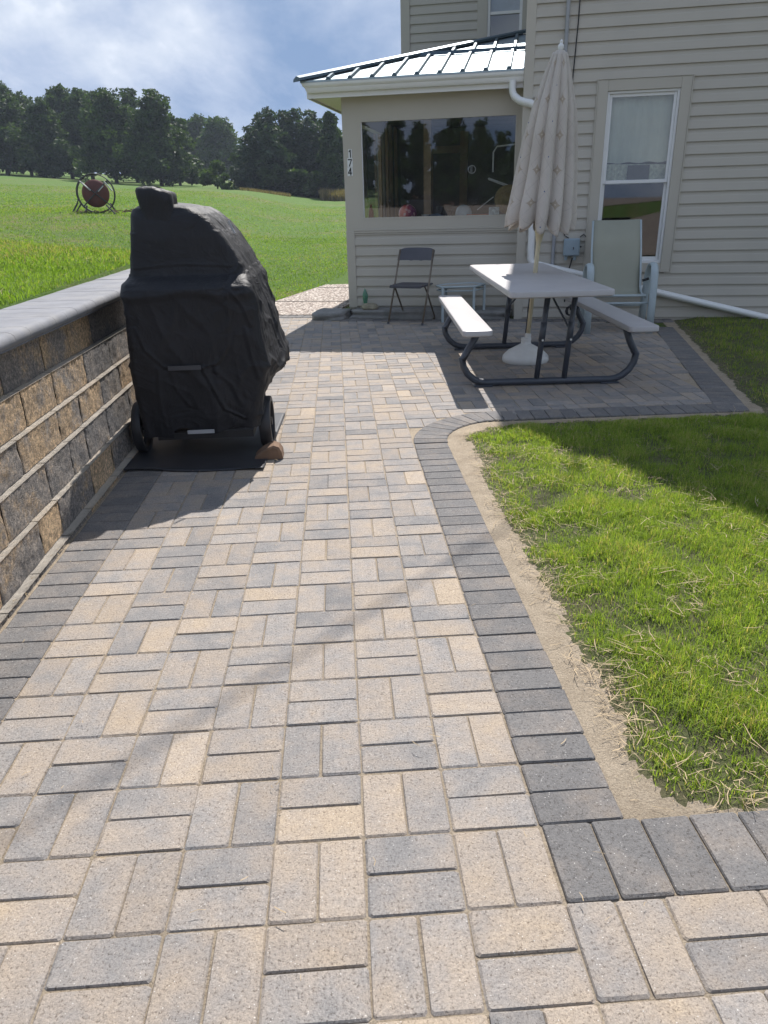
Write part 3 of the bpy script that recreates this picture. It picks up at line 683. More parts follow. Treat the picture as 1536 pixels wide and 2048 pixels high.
# eave: soffit, fascia, gutter
sf = MB(); sf.box(-2.40, -.024, .10, PY-.02, 2.425, 2.435); sf.box(-2.40, PS0-.001, .10, 4, 2.425, 2.435)
for k in range(40): sf.box(-2.38+k*.058, -2.37+k*.058, .12, PY-.03, 2.4225, 2.4245)
hobj('soffit', sf, M_SOFFIT)
fa = MB(); fa.box(-2.42, -.024, .085, .10, 2.405, 2.56); fa.box(-2.42, -2.405, .10, 4, 2.405, 2.56); hobj('fascia', fa, M_WHITE)
gt = MB()
gp = [(.084, 2.455), (.035, 2.455), (.018, 2.475), (.012, 2.50), (-.008, 2.515), (-.016, 2.53), (-.016, 2.552), (-.008, 2.556), (-.008, 2.548), (.0, 2.535), (.02, 2.52), (.03, 2.47), (.084, 2.47)]
def sweep(mb, prof, path):
    """prof (out, z) pairs; path of (origin, outward dir) frames"""
    b0 = len(mb.v); n = len(prof)
    for (o_, dr) in path:
        for (q, z) in prof: mb.v.append((o_[0]+dr[0]*q, o_[1]+dr[1]*q, z))
    for i in range(len(path)-1):
        for k in range(n): j = (k+1) % n; mb.f.append((b0+i*n+k, b0+i*n+j, b0+(i+1)*n+j, b0+(i+1)*n+k))
    mb.f.append(tuple(b0+k for k in range(n))); mb.f.append(tuple(b0+(len(path)-1)*n+k for k in range(n-1, -1, -1)))
# front run, mitred corner, left run
sweep(gt, gp, [((-.024, 0), (0, 1)), ((-2.425+.09, 0), (0, 1)), ((-2.425-.004, -.0+.0), (1, 1)), ((-2.425-.004, 4.0), (1, 0))]); hobj('gutter', gt, M_WHITE, smooth=True)
# downspout: from the gutter across to the corner, down, then a long run off to the right
ds = MB()
def rp_tube(mb, pts, wd, dp):
    mb.tube(pts, 1.0, 8, flat=(wd, dp))
ds.tube([(-.14, .045, 2.47), (-.14, .045, 2.40), (-.135, .042, 2.36), (-.115, .03, 2.32), (-.06, .0, 2.275), (.0, -.035, 2.25), (.06, -.06, 2.235), (.10, -.072, 2.215), (.125, -.075, 2.18), (.135, -.075, 2.12), (.138, -.075, .80), (.140, -.075, .68), (.155, -.078, .64), (.19, -.082, .625), (3.1, -.10, -.055)], .048, 12, flat=(1.0, .80))
hobj('downspout', ds, M_WHITE, smooth=True)
# porch roof
RZ, RM = 2.575, .30
def rz(yy): return RZ+RM*(yy+.0)
roof = MB()
LX0 = -2.46
roof.add([(LX0, -.02, rz(-.02)), (-.024, -.02, rz(-.02)), (-.024, 2.42, rz(2.42)), (LX0, 4.0, rz(-.02)), (-.024, 4.0, rz(2.42))], [(0, 1, 2), (0, 2, 4, 3)])
roof.add([(LX0, -.02, rz(-.02)-.02), (-.024, -.02, rz(-.02)-.02), (-.024, 2.42, rz(2.42)-.02), (LX0, 4.0, rz(-.02)-.02), (-.024, 4.0, rz(2.42)-.02)], [(2, 1, 0), (3, 4, 2, 0)])
roof.add([(LX0, -.02, rz(-.02)-.02), (-.024, -.02, rz(-.02)-.02), (-.024, -.02, rz(-.02)), (LX0, -.02, rz(-.02))], [(0, 1, 2, 3)])
rf = hobj('porch_roof', roof, M_ROOF)
rib = MB()
def hipy(s): return min(2.42, s-LX0)
BAND = 1.12
def strip_on_roof(mb, sa, sb_, y0, y1, h, tw=.014, bw=.028):
    for _ in (0,):
        vs = []
        for yy in (y0, y1):
            for (ds_, hh) in ((-bw, .001), (-tw, h), (tw, h), (bw, .001)): vs.append(((sa if yy == y0 else sb_)+ds_, yy, rz(yy)+hh))
        mb.add(vs, [(0, 1, 5, 4), (1, 2, 6, 5), (2, 3, 7, 6), (0, 3, 2, 1), (4, 5, 6, 7)])
k = 0; s = -.18
while s > LX0+.1:
    yt = hipy(s)-.06
    if yt > BAND: strip_on_roof(rib, s, s, -.028, BAND-.02, .028); strip_on_roof(rib, s+.02, s+.02, BAND+.03, yt, .032)
    else: strip_on_roof(rib, s, s, -.028, yt, .028)
    s -= .245
for s in np.arange(-.06, LX0+.15, -.245):
    pass
hobj('roof_rib', rib, M_RIB, rf)
rib = MB(); k = 0
vs = [(LX0+BAND-.02, BAND-.03, rz(BAND)+.002), (-.026, BAND-.03, rz(BAND)+.002), (LX0+BAND-.02, BAND-.02, rz(BAND)+.042), (-.026, BAND-.02, rz(BAND)+.042), (LX0+BAND+.03, BAND+.05, rz(BAND+.05)+.030), (-.026, BAND+.05, rz(BAND+.05)+.030)]
rib.add(vs, [(0, 1, 3, 2), (2, 3, 5, 4)]); hobj('roof_band', rib, M_RIB, rf)
hip = MB()
def hp(t, dx, dy, h): return (LX0+t+dx, t-.02+dy, rz(t-.02)+h)
vs = []
for t in (-.03, 2.43): vs += [hp(t, .055, -.055, .002), hp(t, .05, -.05, .030), hp(t, 0, 0, .055), hp(t, -.05, .05, .030), hp(t, -.055, .055, .002)]
vs = [(min(v[0], -.025), v[1], v[2]) for v in vs]
hip.add(vs, [(0, 5, 6, 1), (1, 6, 7, 2), (2, 7, 8, 3), (3, 8, 9, 4), (0, 1, 2, 3, 4)]); hobj('hip_cap', hip, M_RIB, rf)
# rear wing
BY = 4.0; bx0, bx1 = -1.93, 0.0
bw = MB(); siding(bw, bx0+.12, -.76, 2.0, 5.6, BY-.004, exp=.1193); siding(bw, -.02, 0, 2.0, 5.6, BY-.004); hobj('rear_siding', bw, M_SIDING)
bw = MB(); bw.box(bx0, -.64, BY, BY+.15, -.2, 5.6); bw.box(-.13, 0, BY, BY+.15, -.2, 5.6); bw.box(-.64, -.13, BY, BY+.15, -.2, 2.75); bw.box(-.64, -.13, BY, BY+.15, 4.6, 5.6); bw.box(bx0, bx0+.15, BY+.15, 9, -.2, 5.6); bw.box(bx0+.15, 0, 8.0, 8.15, -.2, 5.6)
bw.cbox(bx0-.02, bx0+.12, BY-.03, BY-.001, 1.5, 5.6, .003)
bw.cbox(-.79, -.64, BY-.034, BY-.001, 2.66, 4.7, .003); bw.cbox(-.13, -.02, BY-.034, BY-.001, 2.66, 4.7, .003); bw.box(-.64, -.13, .3+BY, BY+.32, 2.7, 4.7)
hobj('rear_wall', bw, M_TRIM)
bw = MB(); bw.box(-2.1, .1, BY-.18, 9, 5.6, 5.72); hobj('rear_roof', bw, M_ROOF)
rwn = MB(); rwn.cbox(-.64, -.60, BY-.02, BY+.06, 2.75, 4.6, .002); rwn.cbox(-.17, -.13, BY-.02, BY+.06, 2.75, 4.6, .002); rwn.cbox(-.60, -.17, BY-.01, BY+.05, 3.84, 3.88, .002); rwn.box(-.60, -.17, BY-.01, BY+.05, 4.56, 4.6); rwn.box(-.60, -.17, BY-.01, BY+.05, 2.75, 2.8)
rw_ = hobj('rear_window', rwn, M_WHITE)
M_BSHADE = pm('window_shade', (.42, .50, .55), .8)
gl = MB(); gl.add([(-.6, BY+.02, 2.8), (-.17, BY+.02, 2.8), (-.17, BY+.02, 3.84), (-.6, BY+.02, 3.84)], [(0, 1, 2, 3)]); gl.add([(-.6, BY+.015, 3.88), (-.17, BY+.015, 3.88), (-.17, BY+.015, 4.56), (-.6, BY+.015, 4.56)], [(0, 1, 2, 3)]); hobj('pane', gl, M_GLASS, rw_)
gl = MB(); gl.box(-.6, -.17, BY+.10, BY+.11, 3.9, 4.56); hobj('window_shade', gl, M_BSHADE, rw_)
# utilities on the wall
M_GALV = pm('grey_pvc', (.30, .31, .33), .5, var=.1)
M_METER = pm('meter_box_grey', (.27, .34, .39), .45, var=.08)
M_BLACK = pm('black_rubber', (.02, .02, .022), .6)
cd = MB(); cd.tube([(.387, -.05, .30), (.387, -.05, 6.35), (.387, -.10, 6.45), (.387, -.18, 6.42)], .019, 10)
for zc in (1.2, 2.62, 3.9, 5.2): cd.box(.355, .42, -.075, -.02, zc, zc+.028)
hobj('conduit', cd, M_GALV, smooth=True)
cd = MB(); cd.tube([(.50, -.035, 3.5), (.497, -.035, 2.95), (.48, -.036, 2.5), (.462, -.036, 2.05), (.455, -.037, 1.1), (.50, -.037, .92), (.55, -.037, .89)], .006, 6); cd.tube([(.60, -.06, .68), (.585, -.05, .60), (.555, -.05, .50), (.55, -.05, .2)], .008, 6); cd.tube([(.67, -.04, .90), (.71, -.038, .93), (.735, -.038, .90)], .005, 6); hobj('wall_cable', cd, M_BLACK)
mbx = MB(); mbx.cbox(.497, .672, -.115, -.025, .705, .888, .008); mbx.cbox(.505, .664, -.121, -.115, .715, .878, .004); mbx.tube([(.53, -.07, .66), (.53, -.07, .71)], .018, 10); mbx.tube([(.625, -.07, .66), (.625, -.07, .71)], .018, 10); me_ = hobj('meter_box', mbx, M_METER)
kn = MB(); kn.tube([(.672, -.07, .80), (.692, -.07, .80)], .009, 8); kn.tube([(.60, -.122, .80), (.605, -.128, .79), (.60, -.128, .775)], .004, 6); hobj('meter_latch', kn, M_BLACK, me_)
# outdoor tap and hose bib near the foot of the wall
tp = MB(); tp.tube([(.62, -.02, .16), (.62, -.10, .16), (.62, -.12, .12)], .012, 8); 
for k in range(3): tp.tube([(.60+.035*math.cos(a/8*math.pi*2)+.01*k, -.12-.01*k, .11+.05*math.sin(a/8*math.pi*2)) for a in range(9)], .006, 6, cap=False)
hobj('hose_tap', tp, M_BLACK)
# house number 174
M_TILE = pm('number_tile', (.70, .71, .70), .5, var=.03); M_INK = pm('number_ink', (.015, .015, .02), .5)
def digit_tile(ch, s, zc, wd, ht):
    t = MB(); t.cbox(s-wd/2, s+wd/2, PY-.024, PY-.0205, zc-ht/2, zc+ht/2, .001); tile = hobj('number_tile', t, M_TILE)
    g_ = MB(); y0_ = PY-.0265; y1_ = PY-.0242; th = .012
    def stroke(pts, th=th):
        for (p0, p1) in zip(pts[:-1], pts[1:]):
            d_ = Vector((p1[0]-p0[0], 0, p1[1]-p0[1])); n_ = Vector((-d_.z, 0, d_.x)).normalized()*th/2; dd = d_.normalized()*th*.3
            A, B = Vector((p0[0], 0, p0[1]))-dd, Vector((p1[0], 0, p1[1]))+dd
            q = [A-n_, B-n_, B+n_, A+n_]
            off_ = .0004*rnd.random()
            g_.add([(v.x, y0_-off_, v.z) for v in q]+[(v.x, y1_, v.z) for v in q], [(0, 3, 2, 1), (0, 1, 5, 4), (1, 2, 6, 5), (2, 3, 7, 6), (3, 0, 4, 7), (0, 1, 2, 3)][:5])
    h = ht*.80; w_ = wd*.62; b_, t_ = zc-h/2, zc+h/2
    if ch == '1': stroke([(s+.004, b_), (s+.004, t_), (s-.010, t_-.018)])
    if ch == '7': stroke([(s-w_/2, t_-.006), (s+w_/2, t_-.006), (s-w_*.18, b_)])
    if ch == '4': stroke([(s+w_*.22, b_), (s+w_*.22, t_), (s-w_/2, b_+h*.30), (s+w_/2, b_+h*.30)])
    hobj('digit', g_, M_INK, tile)
digit_tile('1', -1.992, 1.846, .040, .096); digit_tile('7', -1.997, 1.752, .064, .094); digit_tile('4', -2.000, 1.655, .064, .094)

# ------------------------------------------------------------------ step stones at the porch foot
def rock(name, loc, dims, m, label, cat, seed=0, rot=0, sub=12, rough=.18, group=None, power=2.6):
    mb = MB(); n, k = sub*2, sub
    vs = []
    for a in range(k+1):
        th = math.pi*a/k
        for b in range(n):
            ph = 2*math.pi*b/n
            d = Vector((math.sin(th)*math.cos(ph), math.sin(th)*math.sin(ph), math.cos(th)))
            s_ = (abs(d.x)**power+abs(d.y)**power+abs(d.z)**power)**(-1/power)
            p_ = d*s_*(1+rough*mnoise.fractal(d*1.8+Vector((seed, 0, 0)), 1, 2, 3))
            vs.append((p_.x*dims[0]/2, p_.y*dims[1]/2, p_.z*dims[2]/2+dims[2]/2))
    fs = [(a*n+b, (a+1)*n+b, (a+1)*n+(b+1) % n, a*n+(b+1) % n) for a in range(k) for b in range(n)]
    mb.add(vs, fs); o = mb.build(name, m, smooth='all'); o.location = loc; o.rotation_euler = (0, 0, rot)
    return tag(o, label, cat, group)
q = H(-1.05, -.14); rock('stone_slab', (q.x, q.y, -.05), (1.95, .36, .155), M_SLAB, 'long rough grey stone slab lying along the foot of the porch wall', 'stone', 3, -AH, 26, .10, power=9)
q = H(-2.27, -.12); rock('edging_stone', (q.x, q.y, -.03), (.42, .50, .12), M_SLAB, 'short grey edging stone at the porch corner beside the aggregate walk', 'stone', 9, -AH, 16, .12, power=7)
M_ROCKT = pm('tan_fieldstone', (.27, .24, .17), .9, var=.25, scale=18, bs=.5, bscale=50, bdist=.01)
q = H(-1.78, -.12); rock('fieldstone', (q.x, q.y, .085), (.20, .15, .085), M_ROCKT, 'rounded tan fieldstone on the slab at the porch wall', 'stone', 5, 0, 14, .16)
pl = MB(); T = Matrix.Translation((0, 0, 0))
pl.lathe([(.008, 0), (.024, .004), (.026, .03), (.034, .07), (.036, .10), (.028, .135), (.014, .165), (.003, .19)], 7)
M_GREEN = pm('green_glass', (.06, .20, .12), .25, var=.2, scale=10, spec=.7); o = pl.build('garden_ornament', M_GREEN); q = H(-1.845, -.16); o.location = (q.x, q.y, .155); tag(o, 'small pointed green glass ornament standing behind the rounded stone', 'ornament')

# ------------------------------------------------------------------ things inside the porch window
def at(s, yy, z): v = HO+HE*s-HN*yy; return (v.x, v.y, z)
def ball_mat():
    m, nt, b = newmat('polka_dot_ball'); co = objco(nt); vo = nt.nodes.new('ShaderNodeTexVoronoi'); vo.inputs['Scale'].default_value = 17; nt.links.new(co, vo.inputs['Vector'])
    f = ramp(nt, vo.outputs['Distance'], [(.30, (1, 1, 1)), (.36, (0, 0, 0))]).outputs[0]
    gr = nt.nodes.new('ShaderNodeSeparateXYZ'); nt.links.new(co, gr.inputs[0])
    side = ramp(nt, math_(nt, 'ADD', math_(nt, 'MULTIPLY', gr.outputs[0], 3.5), .5), [(.35, (.72, .10, .09)), (.65, (.25, .03, .16))]).outputs[0]
    nt.links.new(mixc(nt, f, side, (.75, .42, .45)), b.inputs['Base Color']); b.inputs['Roughness'].default_value = .3; return m
bb = MB(); bb.lathe([(.112*math.sin(math.pi*i/16)+.0005, .112-.112*math.cos(math.pi*i/16)) for i in range(17)], 28); o = bb.build('play_ball', ball_mat(), smooth='all'); o.location = at(-1.36, .55, 1.06); tag(o, 'pink and purple polka dot ball behind the porch window', 'ball')
SILL = 1.10
shelf = MB(); shelf.box(-1.85, -.08, .42, .85, 1.02, 1.06)
o = hobj('window_shelf', shelf, M_WOOD)
hm = MB(); hm.lathe([(.001, .0), (.085, .0), (.095, .03), (.092, .08), (.075, .13), (.045, .155), (.002, .165)], 22); o = hm.build('helmet', pm('pale_blue_shell', (.50, .60, .66), .25), smooth='all'); o.location = at(-.68, .58, 1.10); o.scale = (1.1, .9, 1); tag(o, 'pale blue rounded helmet on the porch shelf beside the red box', 'helmet')
bx = MB(); bx.cbox(-.19, .19, -.08, .08, 0, .055, .004); o = bx.build('shallow_box', pm('red_card', (.42, .10, .045), .6)); o.location = at(-.45, .56, 1.10); o.rotation_euler = (0, 0, -AH); tag(o, 'flat red brown box on the porch shelf under the hat', 'box')
bx = MB(); bx.cbox(-.06, .06, -.05, .05, 0, .11, .004); o = bx.build('tissue_box', pm('patterned_card', (.50, .60, .62), .6, var=.5, scale=28)); o.location = at(-.31, .46, 1.12); o.rotation_euler = (0, 0, -AH); tag(o, 'white and blue patterned tissue box behind the right of the porch window', 'box')
ct = MB(); nC = 14; vs = []
for i in range(nC+1):
    for j in range(9):
        u_, v_ = i/nC, j/8; vs.append((-.14+.28*u_, -.06+.12*v_, .015+.055*math.sin(math.pi*u_)**.6*math.sin(math.pi*v_)**.5+.018*mnoise.noise(Vector((u_*6, v_*5, 2)))))
ct.add(vs, [(i*9+j, (i+1)*9+j, (i+1)*9+j+1, i*9+j+1) for i in range(nC) for j in range(8)]); o = ct.build('folded_cloth', pm('blue_cloth', (.12, .18, .26), .9, var=.4, scale=14), smooth='all'); o.location = at(-1.02, .55, 1.10); o.rotation_euler = (0, 0, -AH); tag(o, 'crumpled blue grey cloth on the porch shelf', 'cloth')
ht = MB(); T = Matrix.Rotation(math.radians(72), 4, 'X')
ht.lathe([(.17, -.004), (.168, .004), (.10, .0), (.082, .012), (.078, .06), (.062, .10), (.03, .112), (.002, .10)], 26, T); o = ht.build('straw_hat', pm('straw_weave', (.38, .27, .13), .8, var=.2, scale=40), smooth=True); o.location = at(-.15, .70, 1.31); o.rotation_euler = (0, .3, -AH); tag(o, 'brown straw hat hanging in the right end of the porch window', 'hat')
bt = MB(); bt.lathe([(.001, 0), (.03, 0), (.032, .09), (.026, .13), (.012, .15), (.012, .19), (.002, .195)], 14); o = bt.build('bottle', pm('amber_plastic', (.36, .12, .05), .3), smooth=True); o.location = at(-1.80, .47, 1.10); tag(o, 'small amber bottle at the left end of the porch window', 'bottle')
wd_ = MB(); wd_.tube([(0, 0, 0), (.19, .02, .14)], .006, 6); o = wd_.build('metal_rod', M_WHITE); o.location = at(-.52, .62, 1.20); o.rotation_euler = (0, 0, -AH); tag(o, 'thin pale rod leaning up from the helmet in the porch', 'rod')
fc = MB(); fc.tube([(0, 0, 0), (0, 0, .22), (.04, 0, .28), (.30, 0, .30)], .010, 8); fc.cbox(-.03, .34, -.01, .16, -.10, -.07, .01, T=Matrix.Rotation(.35, 4, 'Y')); o = fc.build('stored_chair', M_WHITE); o.location = at(-.36, .95, 1.62); o.rotation_euler = (0, 0, -AH); tag(o, 'pale metal chair frame stored high in the porch', 'chair')
fn = MB(); fn.tube([(.045*math.cos(a/14*2*math.pi), 0, .045*math.sin(a/14*2*math.pi)) for a in range(15)], .005, 6, cap=False); fn.tube([(0, 0, -.045), (0, 0, .045)], .004, 6); fn.tube([(-.015, 0, -.035), (-.015, 0, .035)], .003, 6); o = fn.build('wall_clock', M_WHITE); o.location = at(-.62, 1.0, 1.66); o.rotation_euler = (0, 0, -AH); tag(o, 'little round white dial in the dark of the porch', 'clock')

for k_, (s_, m_, nm_, lab_) in enumerate(((-1.14, M_WHITE, 'cup', 'small white cup on the porch shelf right of the polka dot ball'), (-.86, M_BLACK, 'flower_pot', 'small black pot left of the pale helmet on the porch shelf'), (-.985, M_BLACK, 'flower_pot', 'taller black pot behind the crumpled blue cloth'))):
    c_ = MB(); h_ = (.065, .10, .15)[k_]; c_.lathe([(.001, 0), (.030, 0), (.042, h_*.85), (.046, h_*.86), (.046, h_), (.038, h_), (.034, h_*.8), (.001, h_*.78)], 20); o = c_.build(nm_, m_, smooth=True); o.location = at(s_, (.50, .66, .76)[k_], 1.10); tag(o, lab_, nm_.replace('_', ' '))
# ------------------------------------------------------------------ picnic table
M_RESIN = pm('grey_resin_top', (.40, .385, .385), .42, var=.05, scale=5, bs=.12, bscale=220, bdist=.0015, dirt=(.36, .33, .33))
M_STEEL = pm('charcoal_powder_coat', (.050, .058, .075), .42, var=.15, scale=12)
pt = empty('picnic_table', (1.595, 5.36, 0), math.radians(-2.9), 'grey topped picnic table with attached benches and dark tubular steel frame', 'picnic table')
def slab(mb, x0, x1, y0, y1, z0, z1, r, c=.006):
    ring = arc(x1-r, y1-r, r, 0, 90, 5)+arc(x0+r, y1-r, r, 90, 180, 5)+arc(x0+r, y0+r, r, 180, 270, 5)+arc(x1-r, y0+r, r, 270, 360, 5)
    cx, cy = (x0+x1)/2, (y0+y1)/2; n = len(ring); vs = []
    for (z, ins) in ((z0, c), (z0+c, 0), (z1-c, 0), (z1-c*.3, c*.35), (z1, c*1.2)):
        for (a, b) in ring: vs.append((a-math.copysign(ins, a-cx), b-math.copysign(ins, b-cy), z))
    fs = [tuple(range(n-1, -1, -1)), tuple(range(4*n, 5*n))]
    for k in range(4):
        for i in range(n): j = (i+1) % n; fs.append((k*n+i, k*n+j, k*n+n+j, k*n+n+i))
    mb.add(vs, fs)
t = MB(); slab(t, -.385, .325, -1.20, 1.13, .692, .738, .045, .008); t.build('tabletop', M_RESIN, pt, True)
for sx in (-1, 1):
    b = MB(); xc = -.575 if sx < 0 else .605
    slab(b, xc-.108, xc+.108, -1.04, 1.13, .418, .462, .035, .008); b.build('bench_seat', M_RESIN, pt, True)
def sled(y):
    xl, xr = -.655, .655; r = .19; tr = .0265
    pts = [(-.53, y, .42), (-.60, y, .30), (-.645, y, .215)]+[(xl+r*1.0+r*math.cos(math.radians(a)), y, .03+r+r*math.sin(math.radians(a))) for a in (180, 200, 220, 240, 255, 270)]
    pts += [(x, y, .03) for x in (-.3, 0, .3)]+[(xr-r+r*math.cos(math.radians(a)), y, .03+r+r*math.sin(math.radians(a))) for a in (270, 285, 300, 320, 340, 360)]+[(.645, y, .23), (.60, y, .31), (.555, y, .42)]
    m = MB(); m.tube(pts, tr, 10); o = m.build('base_frame', M_STEEL, pt, 'all')
    f = MB()
    for x in (-.49, .47): f.cbox(x-.07, x+.07, y-.03, y+.03, 0.0, .014, .003)
    f.build('foot', M_STEEL, o)
    for (xb, xt) in ((-.085, -.03), (.125, .17)):
        l = MB(); l.tube([(xb, y, .05), (xb+(xt-xb)*.55, y+.002, .42), (xt, y+.003, .695)], [.021, .0215, .0215], 10); l.tube([(xb+(xt-xb)*.40, y, .33), (xb+(xt-xb)*.62, y+.002, .47)], .0245, 10); l.build('leg', M_STEEL, pt, 'all')
        for zz in (.345, .45):
            pass
sled(-.765); sled(.74)
br = MB()
for sy, y0 in ((1, -.765), (-1, .74)):
    for x in (-.05, .15):
        br.tube([(x, y0+sy*.01, .40), (x+(.06-x)*.75, y0+sy*.27, .58), (.05, y0+sy*.40, .685)], .0085, 6)
br.tube([(-.03, -.36, .69), (.16, -.36, .69)], .010, 6); br.tube([(-.03, .33, .69), (.16, .33, .69)], .010, 6)
br.build('brace', M_STEEL, pt)
ra = MB()
for x in (-.02, .16): ra.box(x-.014, x+.014, -1.0, .95, .672, .691)
ra.build('rail', M_STEEL, pt)
bo = MB()
for (x, y_) in ((-.06, -.787), (.15, -.787)): bo.tube([(x, y_-.006, .34), (x, y_+.0, .34)], .008, 8)
bo.build('bolt', M_WHITE, pt)

# ------------------------------------------------------------------ umbrella
UB = Vector((1.605, 5.50, 0)); UT = Vector((1.752, 5.47, 2.38)); UAX = (UT-UB).normalized()
um = empty('patio_umbrella', tuple(UB), 0, 'closed cream patterned patio umbrella standing through the picnic table', 'umbrella')
M_POLE = pm('cream_pole', (.60, .53, .36), .35, var=.06, scale=6, dirt=(.45, .36, .2))
M_BASEU = pm('white_plastic_base', (.66, .67, .66), .4, var=.05, dirt=(.5, .49, .45))
def ul(d): return UAX*d
m = MB(); m.tube([ul(.12), ul(1.2), ul(2.25)], .0185, 14); m.build('pole', M_POLE, um, 'all')
m = MB(); m.lathe([(.195, .0), (.202, .012), (.198, .045), (.186, .060), (.15, .095), (.075, .135), (.045, .150), (.040, .175), (.044, .18), (.043, .20), (.028, .205), (.001, .205)], 36); m.build('base', M_BASEU, um, True)
m = MB(); m.tube([ul(.19), ul(.235), ul(.24)], [.026, .026, .020], 12); m.build('collar', M_BASEU, um)
m = MB()
zq = UAX.to_track_quat('Z', 'Y').to_matrix().to_4x4()
m.lathe([(.012, 2.30), (.020, 2.325), (.014, 2.335), (.022, 2.352), (.020, 2.368), (.011, 2.378), (.012, 2.392), (.002, 2.405)], 16, zq); m.build('finial', M_BASEU, um, True)
m = MB(); m.lathe([(.023, .98), (.030, 1.02), (.040, 1.06), (.040, 1.10), (.02, 1.11)], 16, zq); m.build('runner_hub', M_POLE, um, True)
def canopy_mat():
    mm, nt, b = newmat('printed_canopy_cloth'); L = nt.links.new
    uv = nt.nodes.new('ShaderNodeUVMap'); uv.uv_map = 'UVMap'; sp = nt.nodes.new('ShaderNodeSeparateXYZ'); L(uv.outputs[0], sp.inputs[0])
    U, V_ = sp.outputs[0], sp.outputs[1]
    base = (.63, .585, .53)
    n = nnode(nt, 2.5, 5, .6, objco(nt)); c = ramp(nt, n.outputs['Fac'], [(.3, (.50, .455, .405)), (.7, (.62, .575, .52))]).outputs[0]
    st = nnode(nt, 5, 4, .7, objco(nt)); c = mixc(nt, ramp(nt, st.outputs['Fac'], [(.58, (0, 0, 0)), (.8, (.45, .45, .45))]).outputs[0], c, (.46, .36, .29))
    def line(expr, w):
        fr_ = math_(nt, 'FRACT', expr); d = math_(nt, 'ABSOLUTE', math_(nt, 'SUBTRACT', fr_, .5)); return math_(nt, 'LESS_THAN', d, w)
    a = math_(nt, 'MULTIPLY', math_(nt, 'ADD', U, V_), 5.2); bq = math_(nt, 'MULTIPLY', math_(nt, 'SUBTRACT', U, V_), 5.2)
    ln = math_(nt, 'MAXIMUM', line(a, .010), line(bq, .010)); c = mixc(nt, math_(nt, 'MULTIPLY', ln, .38), c, (.26, .24, .22))
    # small brown four pointed stars on a lattice
    def cell(k, o_): return math_(nt, 'ABSOLUTE', math_(nt, 'SUBTRACT', math_(nt, 'FRACT', math_(nt, 'ADD', math_(nt, 'MULTIPLY', k, 4.1), o_)), .5))
    cu, cv = cell(U, 0.13), cell(V_, .2)
    s = math_(nt, 'ADD', math_(nt, 'POWER', cu, .62), math_(nt, 'POWER', cv, .62))
    star = math_(nt, 'LESS_THAN', s, .36); dot = math_(nt, 'LESS_THAN', math_(nt, 'ADD', cu, cv), .030)
    c = mixc(nt, math_(nt, 'MULTIPLY', star, .58), c, (.34, .26, .17)); c = mixc(nt, dot, c, (.62, .56, .45))
    cu, cv = cell(U, .63), cell(V_, .57); dt = math_(nt, 'LESS_THAN', math_(nt, 'ADD', math_(nt, 'POWER', cu, 2), math_(nt, 'POWER', cv, 2)), .00045)
    c = mixc(nt, dt, c, (.05, .10, .22))
    L(c, b.inputs['Base Color']); b.inputs['Roughness'].default_value = .85; b.inputs['Specular IOR Level'].default_value = .2
    tr = nt.nodes.new('ShaderNodeBsdfTranslucent'); L(c, tr.inputs[0]); mx = nt.nodes.new('ShaderNodeMixShader'); mx.inputs[0].default_value = .18; L(b.outputs[0], mx.inputs[1]); L(tr.outputs[0], mx.inputs[2]); L(mx.outputs[0], nt.nodes['Material Output'].inputs[0])
    return mm
M_CANOPY = canopy_mat()
NA, NZ = 240, 60; vs, uvs = [], []
NFOLD = 12
xax = Vector((1, 0, 0)); xax = (xax-UAX*xax.dot(UAX)).normalized(); yax = UAX.cross(xax)
for iz in range(NZ+1):
    v = iz/NZ; d = 2.318-v*1.25
    for ia in range(NA):
        a = 2*math.pi*ia/NA; ph = a*NFOLD+.8*math.sin(v*2.2+a*2)
        R0 = float(np.interp(v, [0, .1, .28, .45, .61, .81, .93, 1], [.055, .100, .160, .193, .218, .250, .268, .262]))
        fold = abs(math.sin(ph/2)); lob = (fold**.75-.62)
        amp = .20+.20*v
        r_ = R0*(1+amp*lob*.95)*(1+.10*mnoise.noise(Vector((math.cos(a)*1.6, math.sin(a)*1.6, v*2.2+3))))
        hem = 0
        if v > .80:
            k_ = (v-.80)/.20; hem = -.085*k_*(1-fold**.8)*(1.0) * -1
            r_ *= 1-.16*k_**2*(1-fold)
        dd = d+hem+ (.03*math.sin(a*2+1)*max(0, v-.8)/.2)
        off = xax*(r_*math.cos(a)*.97-.012*v)+yax*(r_*math.sin(a)*.92)
        # vent overlap line low on the right
        vs.append(tuple(UAX*dd+off)); uvs.append((ia/NA*2.0, v*1.25))
fs = []
for iz in range(NZ):
    for ia in range(NA): j = (ia+1) % NA; fs.append((iz*NA+ia, (iz+1)*NA+ia, (iz+1)*NA+j, iz*NA+j))
fs.append(tuple(range(NA)))
me = bpy.data.meshes.new('canopy'); me.from_pydata(vs, [], fs); me.update()
ul_ = me.uv_layers.new(name='UVMap')
for pg in me.polygons:
    for li in pg.loop_indices:
        vi = me.loops[li].vertex_index; u0, v0 = uvs[vi]
        if len(pg.vertices) == 4 and max(uvs[k][0] for k in pg.vertices)-min(uvs[k][0] for k in pg.vertices) > 1 and u0 < .5: u0 += 2.0
        ul_.data[li].uv = (u0, v0)
me.polygons.foreach_set('use_smooth', [True]*len(me.polygons)); me.materials.append(M_CANOPY)
o = bpy.data.objects.new('canopy', me); COL.objects.link(o); o.parent = um
sm = o.modifiers.new('solid', 'SOLIDIFY'); sm.thickness = .003
m = MB(); m.lathe([(.002, 2.335), (.03, 2.333), (.052, 2.312), (.060, 2.28), (.058, 2.272), (.05, 2.28)], 24, zq); m.build('top_cap', M_CANOPY, um, True)

